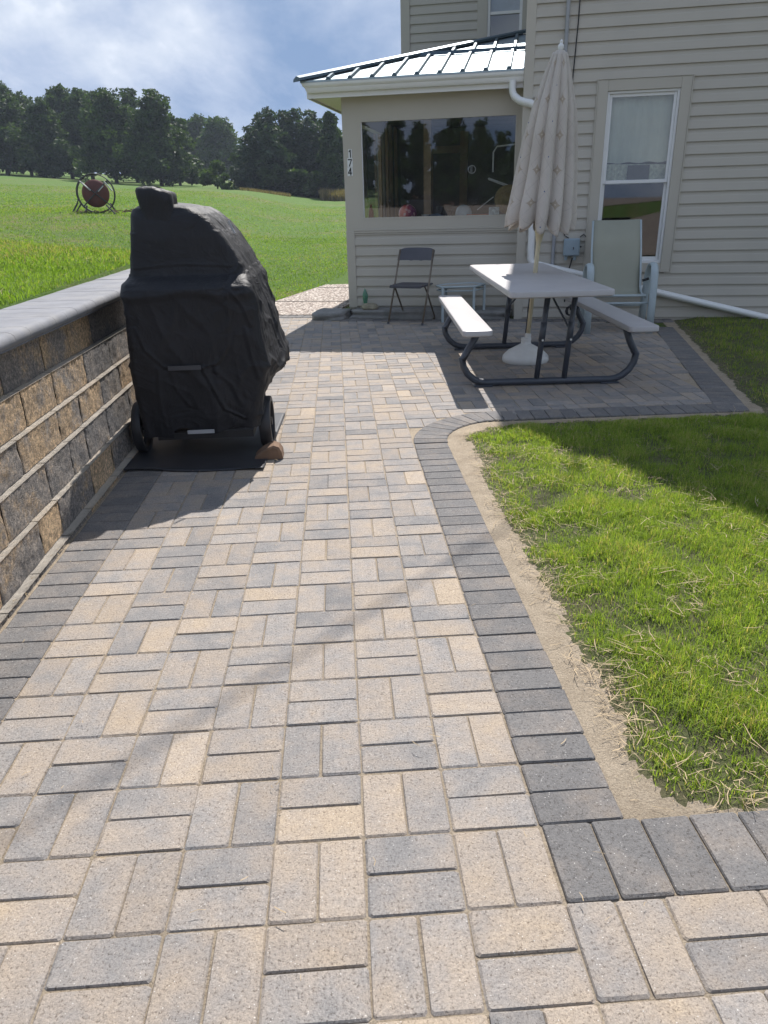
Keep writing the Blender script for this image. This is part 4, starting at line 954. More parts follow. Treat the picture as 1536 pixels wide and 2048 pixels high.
# ------------------------------------------------------------------ folding chair
fcx = empty('folding_chair', (.86, 7.98, 0), math.radians(-29), 'black and bronze metal folding chair on the patio in front of the porch wall', 'chair')
M_BRONZE = pm('bronze_tube', (.15, .12, .09), .35, metal=.3, var=.15); M_PLAS = pm('charcoal_plastic', (.055, .055, .068), .5, var=.12)
# local: x right, -y towards the viewer
for sx in (-1, 1):
    x = .215*sx
    l = MB(); l.tube([(x, -.225, .0), (x, -.02, .43), (x*.97, .14, .80)], .011, 8); o = l.build('front_leg', M_BRONZE, fcx, 'all')
    c_ = MB(); c_.tube([(x, -.228, 0), (x, -.22, .022)], .0145, 8); c_.build('rubber_foot', M_PLAS, o)
l = MB()
pts = [(-.19, -.10, .425), (-.195, -.06, .39), (-.195, .04, .25), (-.195, .21, .03)]
l.tube([(-.185, -.13, .43), (-.19, -.08, .41), (-.195, -.02, .34), (-.195, .20, .05), (-.185, .235, .015), (-.15, .25, .012), (.15, .25, .012), (.185, .235, .015), (.195, .20, .05), (.195, -.02, .34), (.19, -.08, .41), (.185, -.13, .43)], .0105, 8); l.build('rear_leg_frame', M_BRONZE, fcx, 'all')
s_ = MB(); vs = []
for i in range(13):
    for j in range(11):
        u_, v_ = i/12*2-1, j/10*2-1
        vs.append((.205*u_*(1-.06*abs(v_)**4), -.03+.20*v_*(1-.05*u_**4), .432-.012*(1-u_*u_)*(1-v_*v_)-.010*(v_ < -.85)))
n_ = len(vs); vs += [(a, b, c-.016) for a, b, c in vs]
top = [(i*11+j, (i+1)*11+j, (i+1)*11+j+1, i*11+j+1) for i in range(12) for j in range(10)]
rim = [i*11 for i in range(13)]+[12*11+j for j in range(1, 11)]+[i*11+10 for i in range(11, -1, -1)]+[j for j in range(9, 0, -1)]
fs = top+[tuple(n_+k for k in reversed(f)) for f in top]+[(rim[i], n_+rim[i], n_+rim[(i+1) % len(rim)], rim[(i+1) % len(rim)]) for i in range(len(rim))]
s_.add(vs, fs); s_.build('seat', M_PLAS, fcx, True)
b_ = MB(); vs = []
for i in range(15):
    u_ = i/14*2-1
    for j in range(7):
        v_ = j/6
        zz = .685+.135*v_*(1-.22*u_**6)-.006*(abs(abs(u_)-.25) < .1)*(v_ == 0); vs.append((.222*u_, .085+.055*v_-.035*(u_*u_)+.03, zz))
n_ = len(vs); vs += [(a, b+.014, c) for a, b, c in vs]
top = [(i*7+j, (i+1)*7+j, (i+1)*7+j+1, i*7+j+1) for i in range(14) for j in range(6)]
rim = [i*7 for i in range(15)]+[14*7+j for j in range(1, 7)]+[i*7+6 for i in range(13, -1, -1)]+[j for j in range(5, 0, -1)]
fs = top+[tuple(n_+k for k in reversed(f)) for f in top]+[(rim[i], n_+rim[i], n_+rim[(i+1) % len(rim)], rim[(i+1) % len(rim)]) for i in range(len(rim))]
b_.add(vs, fs); b_.build('backrest', M_PLAS, fcx, True)

# ------------------------------------------------------------------ glass side table
M_BLUEF = pm('pale_blue_frame', (.36, .42, .44), .4, var=.08)
st = empty('side_table', (1.44, 8.0, 0), math.radians(12), 'small glass topped side table with pale blue frame beside the folding chair', 'table')
hexp = [(-.27, -.10), (.08, -.19), (.28, -.02), (.20, .18), (-.12, .20), (-.28, .08)]
m = MB(); m.prism([(a*.97, b*.97) for a, b in hexp], .395, .401); m.build('glass_top', M_GLASSD, st)
m = MB(); m.tube([(a, b, .395) for a, b in hexp]+[(hexp[0][0], hexp[0][1], .395)], .013, 8); 
m.tube([(a*.98, b*.98, .35) for a, b in hexp]+[(hexp[0][0]*.98, hexp[0][1]*.98, .35)], .008, 8); m.build('top_frame', M_BLUEF, st, 'all')
for (a, b) in (hexp[0], hexp[1], hexp[2], hexp[4]):
    l = MB(); l.cbox(a-.014, a+.014, b-.010, b+.010, 0, .39, .003); l.build('leg', M_BLUEF, st)

# ------------------------------------------------------------------ sling lounge chair
lc = empty('sling_chair', (2.90, 6.92, 0), math.radians(-9), 'tall backed sage green sling chair with pale blue tubular arms under the window', 'chair')
M_SLING = pm('sage_sling', (.285, .285, .225), .75, var=.04, scale=4, bs=.2, bscale=500, bdist=.0008)
for sx in (-1, 1):
    x = .315*sx
    arm = MB(); arm.tube([(x, -.235, 0), (x, -.22, .30), (x, -.205, .52), (x, -.19, .60), (x, -.155, .655), (x, -.10, .672), (x, -.02, .66), (x, .05, .60), (x, .08, .52), (x, .12, .30), (x, .16, 0)], .030, 10, flat=(.62, 1.25)); arm.build('arm_leg_frame', M_BLUEF, lc, 'all')
    rl = MB(); rl.tube([(x*.80, -.20, .36), (x*.80, .0, .37), (x*.80, .08, .42), (x*.80, .235, .80), (x*.775, .335, 1.075)], .011, 8); rl.build('side_rail', M_BLUEF, lc, 'all')
    kn = MB(); kn.tube([(x*.78, .0, .50), (x*.98, .0, .52)], .014, 8); kn.build('recline_joint', M_BLACK, lc)
m = MB()
path = [(-.21, .385), (-.05, .365), (.05, .375), (.10, .43), (.16, .60), (.235, .82), (.335, 1.085)]
vs = []
for (yy, zz) in path:
    for i in range(9):
        u_ = i/8*2-1; vs.append((.243*u_, yy+(.010*(1-u_*u_)), zz-.006*(1-u_*u_)))
k_ = len(path); m.add(vs, [(a*9+b, a*9+b+1, (a+1)*9+b+1, (a+1)*9+b) for a in range(k_-1) for b in range(8)]); o = m.build('sling', M_SLING, lc, 'all'); sm = o.modifiers.new('solid', 'SOLIDIFY'); sm.thickness = .006
m = MB(); m.tube([(-.25, -.205, .375), (.25, -.205, .375)], .013, 8); m.tube([(-.30, -.2, .30), (.30, -.2, .30)], .012, 8); m.tube([(-.30, .13, .24), (.30, .13, .24)], .012, 8); m.build('cross_bar', M_BLUEF, lc, 'all')

# ------------------------------------------------------------------ covered grill
gr = empty('covered_grill', (-.80, 3.55, 0), 0, 'tall barrel grill on wheels under a creased black fabric cover beside the retaining wall', 'grill')
def cover_mat():
    m, nt, b = newmat('black_cover_fabric'); co = objco(nt); n = nnode(nt, 3, 5, .65, co)
    c = ramp(nt, n.outputs['Fac'], [(.3, (.009, .0095, .012)), (.7, (.016, .0165, .020))]).outputs[0]
    d = nnode(nt, 16, 6, .75, co); c = mixc(nt, ramp(nt, d.outputs['Fac'], [(.60, (0, 0, 0)), (.78, (.35, .35, .35))]).outputs[0], c, (.055, .052, .055))
    nt.links.new(c, b.inputs['Base Color']); b.inputs['Roughness'].default_value = .6; b.inputs['Specular IOR Level'].default_value = .32
    w = nnode(nt, 5, 5, .62, co, 2.2); p_ = bump(nt, b, w.outputs['Fac'], .55, .03); f = nnode(nt, 420, 2, .5, co); bump(nt, b, f.outputs['Fac'], .15, .001, p_); return m
M_COVER = cover_mat()
GO = Vector((-.80, 3.55, 0))
zl = [.13, .30, .51, .75, .93, .955, .99, 1.07, 1.17, 1.24, 1.285, 1.315, 1.335]
xl = [-1.125, -1.130, -1.135, -1.118, -1.108, -1.108, -1.075, -1.064, -1.050, -1.042, -1.038, -1.03, -1.0]
xr = [-.485, -.455, -.40, -.425, -.455, -.462, -.482, -.515, -.572, -.625, -.668, -.73, -.83]
yn = [3.17, 3.155, 3.14, 3.125, 3.11, 3.135, 3.20, 3.205, 3.205, 3.21, 3.22, 3.24, 3.30]
yf = [3.85, 3.90, 3.95, 3.98, 3.99, 3.99, 3.99, 3.98, 3.97, 3.95, 3.92, 3.88, 3.80]
NA_, NZ_ = 340, 230; vs = []
CREASES = [([(-1.07, .74), (-1.03, .62), (-.95, .53), (-.84, .505)], .007, .008), ([(-.75, .52), (-.66, .545), (-.60, .63), (-.575, .78), (-.575, .93)], .007, .008),
 ([(-.75, .52), (-.70, .40), (-.65, .27), (-.56, .20)], .010, .009), ([(-.92, .51), (-.90, .40), (-.84, .30)], .005, .010), ([(-.98, .52), (-1.0, .35), (-.99, .2)], .006, .010),
 ([(-.68, .50), (-.60, .42), (-.56, .30)], .006, .012), ([(-.84, .97), (-.74, .985), (-.62, .965), (-.52, .93)], .006, .010), ([(-1.08, .955), (-.95, .965), (-.84, .97)], .005, .008), ([(-1.05, 1.03), (-.8, 1.045), (-.55, 1.03)], .0035, .006),
 ([(-.56, .92), (-.50, .84), (-.47, .74)], .008, .010), ([(-.50, .72), (-.48, .58), (-.45, .45)], .007, .010), ([(-.60, .93), (-.52, 1.02), (-.49, 1.10)], .006, .009)]
def perim(a, x0, x1, y0, y1, rc):
    """point on a rounded rectangle for parameter a in [0,1), starting mid front going right"""
    w_, h_ = x1-x0-2*rc, y1-y0-2*rc; segs = [w_/2, math.pi*rc/2, h_, math.pi*rc/2, w_, math.pi*rc/2, h_, math.pi*rc/2, w_/2]; T_ = sum(segs); t = a*T_
    pts = None
    cx, cy = (x0+x1)/2, y0
    for i, L_ in enumerate(segs):
        if t <= L_ or i == 8:
            if i == 0: return cx+t, y0, 0, -1
            if i == 1: q = t/rc-math.pi/2; return x1-rc+rc*math.cos(q), y0+rc+rc*math.sin(q), math.cos(q), math.sin(q)
            if i == 2: return x1, y0+rc+t, 1, 0
            if i == 3: q = t/rc; return x1-rc+rc*math.cos(q), y1-rc+rc*math.sin(q), math.cos(q), math.sin(q)
            if i == 4: return x1-rc-t, y1, 0, 1
            if i == 5: q = t/rc+math.pi/2; return x0+rc+rc*math.cos(q), y1-rc+rc*math.sin(q), math.cos(q), math.sin(q)
            if i == 6: return x0, y1-rc-t, -1, 0
            if i == 7: q = t/rc+math.pi; return x0+rc+rc*math.cos(q), y0+rc+rc*math.sin(q), math.cos(q), math.sin(q)
            return x0+rc+t, y0, 0, -1
        t -= L_
for iz in range(NZ_+1):
    z = .13+(1.335-.13)*iz/NZ_
    x0, x1, y0, y1 = [float(np.interp(z, zl, q)) for q in (xl, xr, yn, yf)]
    rc = .035+.02*(z > 1.2)
    for ia in range(NA_):
        a = ia/NA_; px, py, nx_, ny_ = perim(a, x0, x1, y0, y1, rc)
        P_ = Vector((px, py, z))
        d = .005*mnoise.noise(P_*7)+.002*mnoise.fractal(P_*Vector((16, 16, 9)) if False else Vector((px*16, py*16, z*9)), 1, 2, 3)
        for (fx, amp_, sd_) in ((3.2, .014, 0), (5.0, .009, 9), (9, .003, 4)):
            ridge = 1-abs(mnoise.noise(Vector((px*fx*1.5+z*fx*.6+sd_, py*fx*1.5, z*fx*.7-px*fx*.7)))); d += amp_*(max(0, ridge-.80)*5)**1.5*(.35 if z > 1.0 else 1)
        if z < .93:
            d += .010*math.sin(px*26+2.0*math.sin(z*4))*smooth((.9-z)/.6)          # hanging pleats
            # sagging seam: a U on the near face
        if ny_ < -.5:
            d *= .42
            for (pl_, amp_, wd2) in CREASES:
                dd_ = 9
                for (p0_, p1_) in zip(pl_[:-1], pl_[1:]):
                    ax_, az_ = p1_[0]-p0_[0], p1_[1]-p0_[1]; tt = max(0, min(1, ((px-p0_[0])*ax_+(z-p0_[1])*az_)/(ax_*ax_+az_*az_)))
                    q_ = (px-p0_[0]-ax_*tt, z-p0_[1]-az_*tt); m_ = math.hypot(*q_)
                    if m_ < abs(dd_): dd_ = m_*(1 if q_[0]*az_-q_[1]*ax_ > 0 else -1)
                d += amp_*(math.exp(-(dd_/wd2)**2)-.5*math.exp(-((dd_-wd2*1.6)/(wd2*1.3))**2))
            ux = (px+.86)/.22; su = .50+.34*ux*ux
            d += .010*math.exp(-((z-.905-.012*math.sin(px*14))/.022)**2)
        zz = z
        dz = 0
        if z > 1.2: dz = .006*mnoise.noise(Vector((px*12, py*12, 1)))
        # pulled out shelf corner on the path side
        if nx_ > .5:
            d += .085*float(np.interp(z, [.30, .40, .43, .60, .93], [0, .35, 1, .45, 0]))*smooth((py-3.15)/.45)
            dz += -.0
        # ragged hem: longer on the left of the near face, cut up on the right
        hem = 1-smooth((z-.13)/.22)
        up = 0
        if px > -.70: up = .045*smooth((px+.70)/.12)
        if nx_ > .5: up = .045+.26*smooth((py-3.26)/.10)
        if ny_ > .5: up = .25
        if px > -.95 and px < -.62 and ny_ < -.5: up = .03+.02*math.sin(px*19)
        zz = z+up*hem+.012*mnoise.noise(Vector((px*9, py*9, 5)))*hem
        vs.append((px+nx_*d-GO.x, py+ny_*d-GO.y, zz+dz))
fs = []
for iz in range(NZ_):
    for ia in range(NA_): j = (ia+1) % NA_; fs.append((iz*NA_+ia, iz*NA_+j, (iz+1)*NA_+j, (iz+1)*NA_+ia))
ti = len(vs); vs.append((-.90-GO.x, 3.55-GO.y, 1.345)); base = NZ_*NA_
for ia in range(NA_): fs.append((base+ia, base+(ia+1) % NA_, ti))
m = MB(); m.add(vs, fs); m.build('cover', M_COVER, gr, 'all')
m = MB(); vs = []; NB = 48
for iz, (z, gx_) in enumerate(((1.24, .0), (1.285, .002), (1.33, .006), (1.365, .010), (1.395, .010), (1.408, .003), (1.414, -.012), (1.417, -.033))):
    for ia in range(NB):
        px, py, nx_, ny_ = perim(ia/NB, -.972, -.815, 3.215, 3.40, .03); d = gx_+.006*mnoise.noise(Vector((px*15, py*15, z*15)))
        sh = -.02*smooth((z-1.24)/.15)
        vs.append((px+nx_*d+sh*.6-GO.x, py+ny_*d-GO.y, z+.006*mnoise.noise(Vector((px*20, py*20, 3)))*(z > 1.33)-.02*smooth((px+.90)/.06)*(z > 1.35)))
fs = [(iz*NB+ia, iz*NB+(ia+1) % NB, (iz+1)*NB+(ia+1) % NB, (iz+1)*NB+ia) for iz in range(7) for ia in range(NB)]; fs.append(tuple(range(7*NB, 8*NB))); m.add(vs, fs); m.build('stack_cover', M_COVER, gr, 'all')
M_TAPE = pm('grey_strap', (.045, .047, .055), .5); M_REFL = pm('pale_tag', (.30, .31, .33), .6)
m = MB(); m.box(-.925-GO.x, -.752-GO.x, 3.112-GO.y, 3.118-GO.y, .515, .538); m.build('strap', M_TAPE, gr)
m = MB(); m.box(-.872-GO.x, -.725-GO.x, 3.135-GO.y, 3.139-GO.y, .155, .176); m.build('label_tag', M_REFL, gr)
m = MB(); m.tube([(-.545-GO.x, 3.235-GO.y, 1.245), (-.528-GO.x, 3.24-GO.y, 1.205), (-.518-GO.x, 3.24-GO.y, 1.185)], .006, 6); m.build('piping_tab', M_REFL, gr)
M_TYRE = pm('wheel_black', (.022, .022, .025), .5, var=.2)
def wheel(x, y, r, wd):
    T_ = Matrix.Translation((x-GO.x, y-GO.y, r)) @ Matrix.Rotation(math.pi/2, 4, 'Y')
    w_ = MB(); w_.lathe([(r*.80, -wd/2), (r*.97, -wd/2), (r, -wd*.3), (r, wd*.3), (r*.97, wd/2), (r*.80, wd/2), (r*.80, wd*.1), (r*.80, -wd*.1)], 36, T_)
    w_.f.pop(); w_.f.pop(); o = w_.build('wheel', M_TYRE, gr, True)
    w_ = MB()
    for k in range(8):
        a = k*math.pi/4; w_.tube([T_ @ Vector((.02*math.cos(a), .02*math.sin(a), 0)), T_ @ Vector((r*.81*math.cos(a), r*.81*math.sin(a), 0))], .006, 6)
    w_.lathe([(.001, -.03), (.024, -.03), (.024, .03), (.001, .03)], 14, T_); w_.build('spokes', M_TYRE, o)
wheel(-1.175, 3.36, .147, .05); wheel(-.455, 3.37, .147, .065)
m = MB(); m.tube([(-1.165-GO.x, 3.36-GO.y, .147), (-.445-GO.x, 3.37-GO.y, .147)], .012, 8); m.build('axle', M_TYRE, gr)
m = MB(); m.box(-1.06-GO.x, -.52-GO.x, 3.22-GO.y, 3.26-GO.y, .10, .14); m.box(-1.06-GO.x, -.52-GO.x, 3.78-GO.y, 3.82-GO.y, .10, .14); m.box(-1.06-GO.x, -1.02-GO.x, 3.26-GO.y, 3.78-GO.y, .10, .14); m.box(-.56-GO.x, -.52-GO.x, 3.26-GO.y, 3.78-GO.y, .10, .14)
for (a, b) in ((-1.04, 3.80), (-.54, 3.80)): m.box(a-.02-GO.x, a+.02-GO.x, b-.02-GO.y, b+.02-GO.y, .006, .10)
m.box(-1.0-GO.x, -.58-GO.x, 3.3-GO.y, 3.75-GO.y, .12, .13); m.build('cart_frame', M_TYRE, gr)
mt = MB(); NXm, NYm = 40, 40; vs = []
cs = [(-1.222, 2.985), (-.447, 2.905), (-.40, 4.05), (-1.20, 4.10)]
for j in range(NYm+1):
    for i in range(NXm+1):
        u_, v_ = i/NXm, j/NYm
        x = (cs[0][0]*(1-u_)+cs[1][0]*u_)*(1-v_)+(cs[3][0]*(1-u_)+cs[2][0]*u_)*v_; y_ = (cs[0][1]*(1-u_)+cs[1][1]*u_)*(1-v_)+(cs[3][1]*(1-u_)+cs[2][1]*u_)*v_
        e_ = math.exp(-v_/.05); vs.append((x, y_+.012*math.sin(u_*9)*e_, .009+.010*e_*max(0, math.sin(u_*7+.6))+.0015*mnoise.noise(Vector((x*9, y_*9, 0)))))
mt.add(vs, [(j*(NXm+1)+i, j*(NXm+1)+i+1, (j+1)*(NXm+1)+i+1, (j+1)*(NXm+1)+i) for j in range(NYm) for i in range(NXm)])
o = mt.build('grill_mat', pm('black_rubber_mat', (.022, .023, .028), .5, var=.2, scale=8, bs=.2, bscale=180), smooth='all'); sm = o.modifiers.new('solid', 'SOLIDIFY'); sm.thickness = .004; tag(o, 'thin black rubber mat lying on the pavers under the covered grill', 'mat')
M_CHOCK = pm('brown_sandstone', (.15, .09, .055), .9, var=.25, scale=14, bs=.5, bscale=60, bdist=.006)
wc = MB(); prof = [(-.085, 0), (-.072, .022), (-.045, .045), (-.005, .066), (.030, .078), (.058, .066), (.074, .040), (.080, 0)]; n_ = len(prof); ys_ = [-.052, -.044, -.02, .02, .044, .052]
for yi, yy in enumerate(ys_):
    k_ = .80 if yi in (0, 5) else 1.0
    for (a, c) in prof:
        q_ = Vector((a*20, yy*20, c*20)); wc.v.append((a*k_+.004*mnoise.noise(q_), yy+.006*mnoise.noise(q_+Vector((9, 0, 0))), max(0, c*(.86 if k_ < 1 else 1)+.004*mnoise.noise(q_+Vector((0, 9, 0))))))
for yi in range(5):
    for k in range(n_): k2 = (k+1) % n_; wc.f.append((yi*n_+k, yi*n_+k2, (yi+1)*n_+k2, (yi+1)*n_+k))
wc.f.append(tuple(range(n_-1, -1, -1))); wc.f.append(tuple(range(5*n_, 6*n_)))
o = wc.build('wheel_chock_stone', M_CHOCK); o.location = (-.432, 3.135, .004); tag(o, 'brown wedge shaped stone chocking the right wheel of the covered grill', 'stone')

# ------------------------------------------------------------------ round red drum in the field
rz0 = float(zterr(-6.1, 20)); rl = empty('hoop_cradle_drum', (-6.09, 20, rz0), math.radians(12), 'rusty red round drum inside a dark steel hoop on a stand in the field', 'drum')
M_RUST = pm('rusty_red_iron', (.115, .038, .032), .75, var=.3, scale=2.2, dirt=(.30, .09, .04), bs=.3, bscale=30)
M_IRON = pm('dark_iron', (.04, .042, .045), .6, var=.2); M_PALEI = pm('pale_galvanised', (.42, .42, .42), .5)
zc = .44
def ringpts(r, y, n=40): return [(r*math.cos(2*math.pi*k/n), y, zc+r*math.sin(2*math.pi*k/n)) for k in range(n+1)]
for y_ in (-.14, .14):
    m = MB(); m.tube(ringpts(.455, y_), .014, 8, cap=False); m.build('hoop', M_IRON, rl, 'all')
T_ = Matrix.Translation((-.0, 0, zc)) @ Matrix.Rotation(math.pi/2, 4, 'X')
m = MB(); m.lathe([(.001, -.20), (.18, -.185), (.29, -.14), (.325, -.09), (.33, .09), (.29, .14), (.18, .185), (.001, .20)], 36, T_); m.build('drum', M_RUST, rl, True)
m = MB()
for k, a in enumerate((42, 138, 222, 318)):
    a = math.radians(a); m.tube([(.02*math.cos(a), -.215, zc+.02*math.sin(a)), (.455*math.cos(a), -.15, zc+.455*math.sin(a))], .016, 6)
m.build('cross_brace', M_IRON, rl)
m = MB(); m.tube([(-.33, -.22, zc+.29), (-.10, -.24, zc+.07)], .017, 6); m.tube([(.22, -.22, zc+.17), (.08, -.24, zc+.04)], .012, 6); m.tube([(.25, -.22, zc+.27), (.42, -.22, zc+.05)], .018, 6); m.build('pale_bar', M_PALEI, rl)
m = MB(); m.tube([(.22, -.20, .16), (.42, -.34, -.06)], .022, 6); m.tube([(-.25, -.20, .16), (-.30, -.25, -.02)], .022, 6); m.tube([(-.50, .1, .22), (-.66, .0, -.03)], .022, 6); m.tube([(-.42, .15, .2), (-.58, .2, .0)], .02, 6); m.tube([(-.455, .14, zc-.1), (-.5, .1, .22)], .016, 6); m.tube([(.3, .2, .2), (.42, .4, -.05)], .022, 6); m.build('stand_leg', M_IRON, rl)
M_DIRT = pm('brush_pile', (.14, .09, .06), .9, var=.5, scale=6)
mb = MB()
for k in range(70):
    x = rnd.gauss(.9, .5) if k % 2 else rnd.gauss(-.35, .25); y_ = rnd.gauss(-.2, .15); a = rnd.uniform(0, 3.1)
    mb.tube([(x, y_, rnd.uniform(0, .05)), (x+.18*math.cos(a), y_+.18*math.sin(a), rnd.uniform(0, .09))], .010, 4)
o = mb.build('twig_litter', M_DIRT); o.location = (-6.09, 20, rz0-.03); tag(o, 'brown twig litter scattered on the grass below the red drum', 'twigs', kind='stuff')

# ------------------------------------------------------------------ vegetation
def leaf_cloud(C_, size, n_, seed, squash=1.0, upbias=.3):
    """C_: (k,4) clump centres+radius -> quads"""
    R_ = np.random.RandomState(seed); k = len(C_)
    wts = C_[:, 3]**2; wts = wts/wts.sum(); ci = R_.choice(k, n_, p=wts); c = C_[ci]
    d = R_.normal(size=(n_, 3)); d /= np.linalg.norm(d, axis=1)[:, None]; r = R_.uniform(.35, 1.05, n_)**.6
    p = c[:, :3]+d*(r*c[:, 3])[:, None]*np.array([1, 1, squash])
    a = R_.normal(size=(n_, 3)); a[:, 2] *= .6; a /= np.linalg.norm(a, axis=1)[:, None]
    b = np.cross(a, R_.normal(size=(n_, 3))); b /= np.linalg.norm(b, axis=1)[:, None]
    s = size*R_.uniform(.5, 1.3, n_)[:, None]
    v = np.stack([p-a*s, p+b*s*.45, p+a*s, p-b*s*.45], 1).reshape(-1, 3)
    f = np.arange(n_*4).reshape(-1, 4)
    tint = np.repeat(np.clip(R_.beta(2, 2.6, n_)+.12*R_.normal(size=k)[ci], 0, 1), 4)
    return v, f, np.stack([tint, tint, tint], 1)
def tree(name, x, y, h, wd, mat, label, kind='round', leaves=5200, leaf=.30, bare=.14, seed=0, group='trees along the far edge of the field', lab_cat='tree', sink=.3):
    z = float(zterr(x, y))-sink; R_ = np.random.RandomState(seed+100)
    t = empty(name, (x, y, z), R_.uniform(0, 6), label, lab_cat, group)
    cl = []
    if kind == 'round':
        n = 60
        for k in range(n):
            v = R_.uniform(0, 1)**.85; zz = h*(bare+(.97-bare)*v); env = wd/2*(math.sin(math.pi*min(1, .22+.80*v)**.9)**.55)*(1-.25*v)
            a = R_.uniform(0, 6.28); rr = env*R_.uniform(.25, .95)**.7; cl.append((rr*math.cos(a), rr*math.sin(a), zz, wd*R_.uniform(.07, .16)))
        for k in range(16):
            a = R_.uniform(0, 6.28); rr = wd*.22*R_.uniform(0, 1); cl.append((rr*math.cos(a), rr*math.sin(a), h*R_.uniform(.88, 1.02), wd*R_.uniform(.025, .06)))
    elif kind == 'column':
        n = 70
        for k in range(n):
            v = k/n; zz = h*(bare+(1.0-bare)*v); env = wd/2*min(1, .62+2.0*v)*(1-v)**.42; a = R_.uniform(0, 6.28); rr = env*R_.uniform(.2, 1.)
            cl.append((rr*math.cos(a), rr*math.sin(a), zz, wd*R_.uniform(.07, .15)*(1-.45*v)))
    elif kind == 'pine':
        for lev in range(16):
            v = lev/15; zz = h*(.08+.90*v); env = wd/2*(1-.72*v**1.5)*R_.uniform(.8, 1.15)
            for q in range(8 if v < .8 else 4):
                a = R_.uniform(0, 6.28); rr = env*R_.uniform(.3, .95); cl.append((rr*math.cos(a), rr*math.sin(a), zz+R_.uniform(-.3, .3), wd*R_.uniform(.07, .13)*(1.1-.6*v)))
    else:
        for k in range(16):
            a = R_.uniform(0, 6.28); rr = wd*.34*R_.uniform(0, 1)**.6; cl.append((rr*math.cos(a), rr*math.sin(a), h*R_.uniform(.25, .82), min(h, wd)*R_.uniform(.12, .2)))
    if kind != 'bush':
        for k in range(9):
            v = (k+.5)/9; cl.append((R_.uniform(-.08, .08)*wd, R_.uniform(-.08, .08)*wd, h*(bare+.06+(.84-bare)*v), wd*.26*math.sin(math.pi*min(.98, .25+.68*v))**.6))
    C_ = np.array(cl)
    v, f, c = leaf_cloud(C_, leaf, leaves, seed, .8)
    fast_mesh('crown', v, f, mat, c, parent=t)
    tk = MB(); hh = h*.75; r0 = max(.05, h*.020)
    tk.tube([(0, 0, -.2), (.02*h*.3, 0, hh*.3), (0, .01*h, hh*.65), (.0, 0, hh)], [r0*1.25, r0, r0*.6, r0*.2], 8)
    for k in range(9):
        q = C_[R_.randint(len(C_))]; zb = min(hh*.8, max(h*bare*.7, q[2]*.55)); tk.tube([(0, 0, zb), (q[0]*.5, q[1]*.5, (zb+q[2])*.5+.1), (q[0]*.95, q[1]*.95, q[2])], [r0*.45, r0*.28, r0*.1], 5)
    tk.build('trunk', M_BARK, t, 'all'); return t
CAMP = Vector((0.00232, -0.82562, 1.3119))
def pxdir(px, py):
    d = Rr*((px-768)/1458.87)-Ru*((py-1024)/1458.87)+Rw; return d
def place(px, ydist):
    d = pxdir(px, 380); k = (ydist-CAMP.y)/d.y; return CAMP.x+d.x*k
def height_for(px, py, ydist):
    d = pxdir(px, py); return CAMP.z+d.z*(ydist-CAMP.y)/d.y
# px centre, px top, px width, y distance, kind, material, label
TREES = [
 (-60, 170, 150, 78, 'round', M_LEAF_D, 'dark tree at the left end of the row, mostly cut off by the photo edge'),
 (22, 166, 110, 74, 'round', M_LEAF_D, 'dark leafy tree with the low forked trunk, first full crown from the left'),
 (70, 182, 90, 80, 'round', M_LEAF_D, 'dark tree second from the left, behind its taller neighbour'),
 (112, 198, 92, 72, 'column', M_LEAF_D, 'pointed tree with a dip in the skyline beside it, third from the left'),
 (150, 178, 84, 79, 'round', M_LEAF_D, 'tall dark tree fourth from the left of the row'),
 (190, 182, 84, 76, 'round', M_LEAF_D, 'dark tree directly above the red drum in its hoop'),
 (236, 184, 118, 68, 'round', M_LEAF_D, 'broad dark tree with one straight bare trunk just right of the red drum'),
 (278, 176, 84, 77, 'column', M_LEAF_D, 'tallest spiky topped tree in the middle of the row'),
 (325, 184, 118, 66, 'column', M_LEAF_D, 'dark tree with two short trunks above the grill chimney cover'),
 (362, 232, 70, 73, 'column', M_LEAF_M, 'lower greener tree ending the row on its right side'),
 (408, 234, 78, 104, 'round', M_LEAF_M, 'round distant tree left of the pair in the gap'),
 (450, 238, 82, 100, 'round', M_LEAF_M, 'round distant tree right of the pair in the gap'),
 (538, 220, 116, 62, 'pine', M_LEAF_P, 'tall blue green pine with the highest top right of the gap'),
 (585, 216, 120, 64, 'pine', M_LEAF_P, 'broad blue green pine, second of the pine clump'),
 (632, 230, 116, 63, 'pine', M_LEAF_P, 'blue green pine, third of the clump towards the porch'),
 (668, 226, 56, 60, 'column', M_LEAF_D, 'thin open tree beside the porch corner post'),
 (730, 240, 110, 66, 'round', M_LEAF_D, 'dark tree seen through the left of the porch window'),
]
for k, (px, py, wpx, D, kind, mt_, lab) in enumerate(TREES):
    x = place(px, D); zt = height_for(px, py, D); zb = float(zterr(x, D)); wd = wpx/1458.87*D*1.30
    tree({'pine': 'pine_tree'}.get(kind, 'tree'), x, D, zt-zb+.3, wd, mt_, lab, kind, 17000 if D < 90 else 12000, .17 if D < 90 else .22, {'round': .15, 'column': .13, 'pine': .04}[kind], k*7+3)
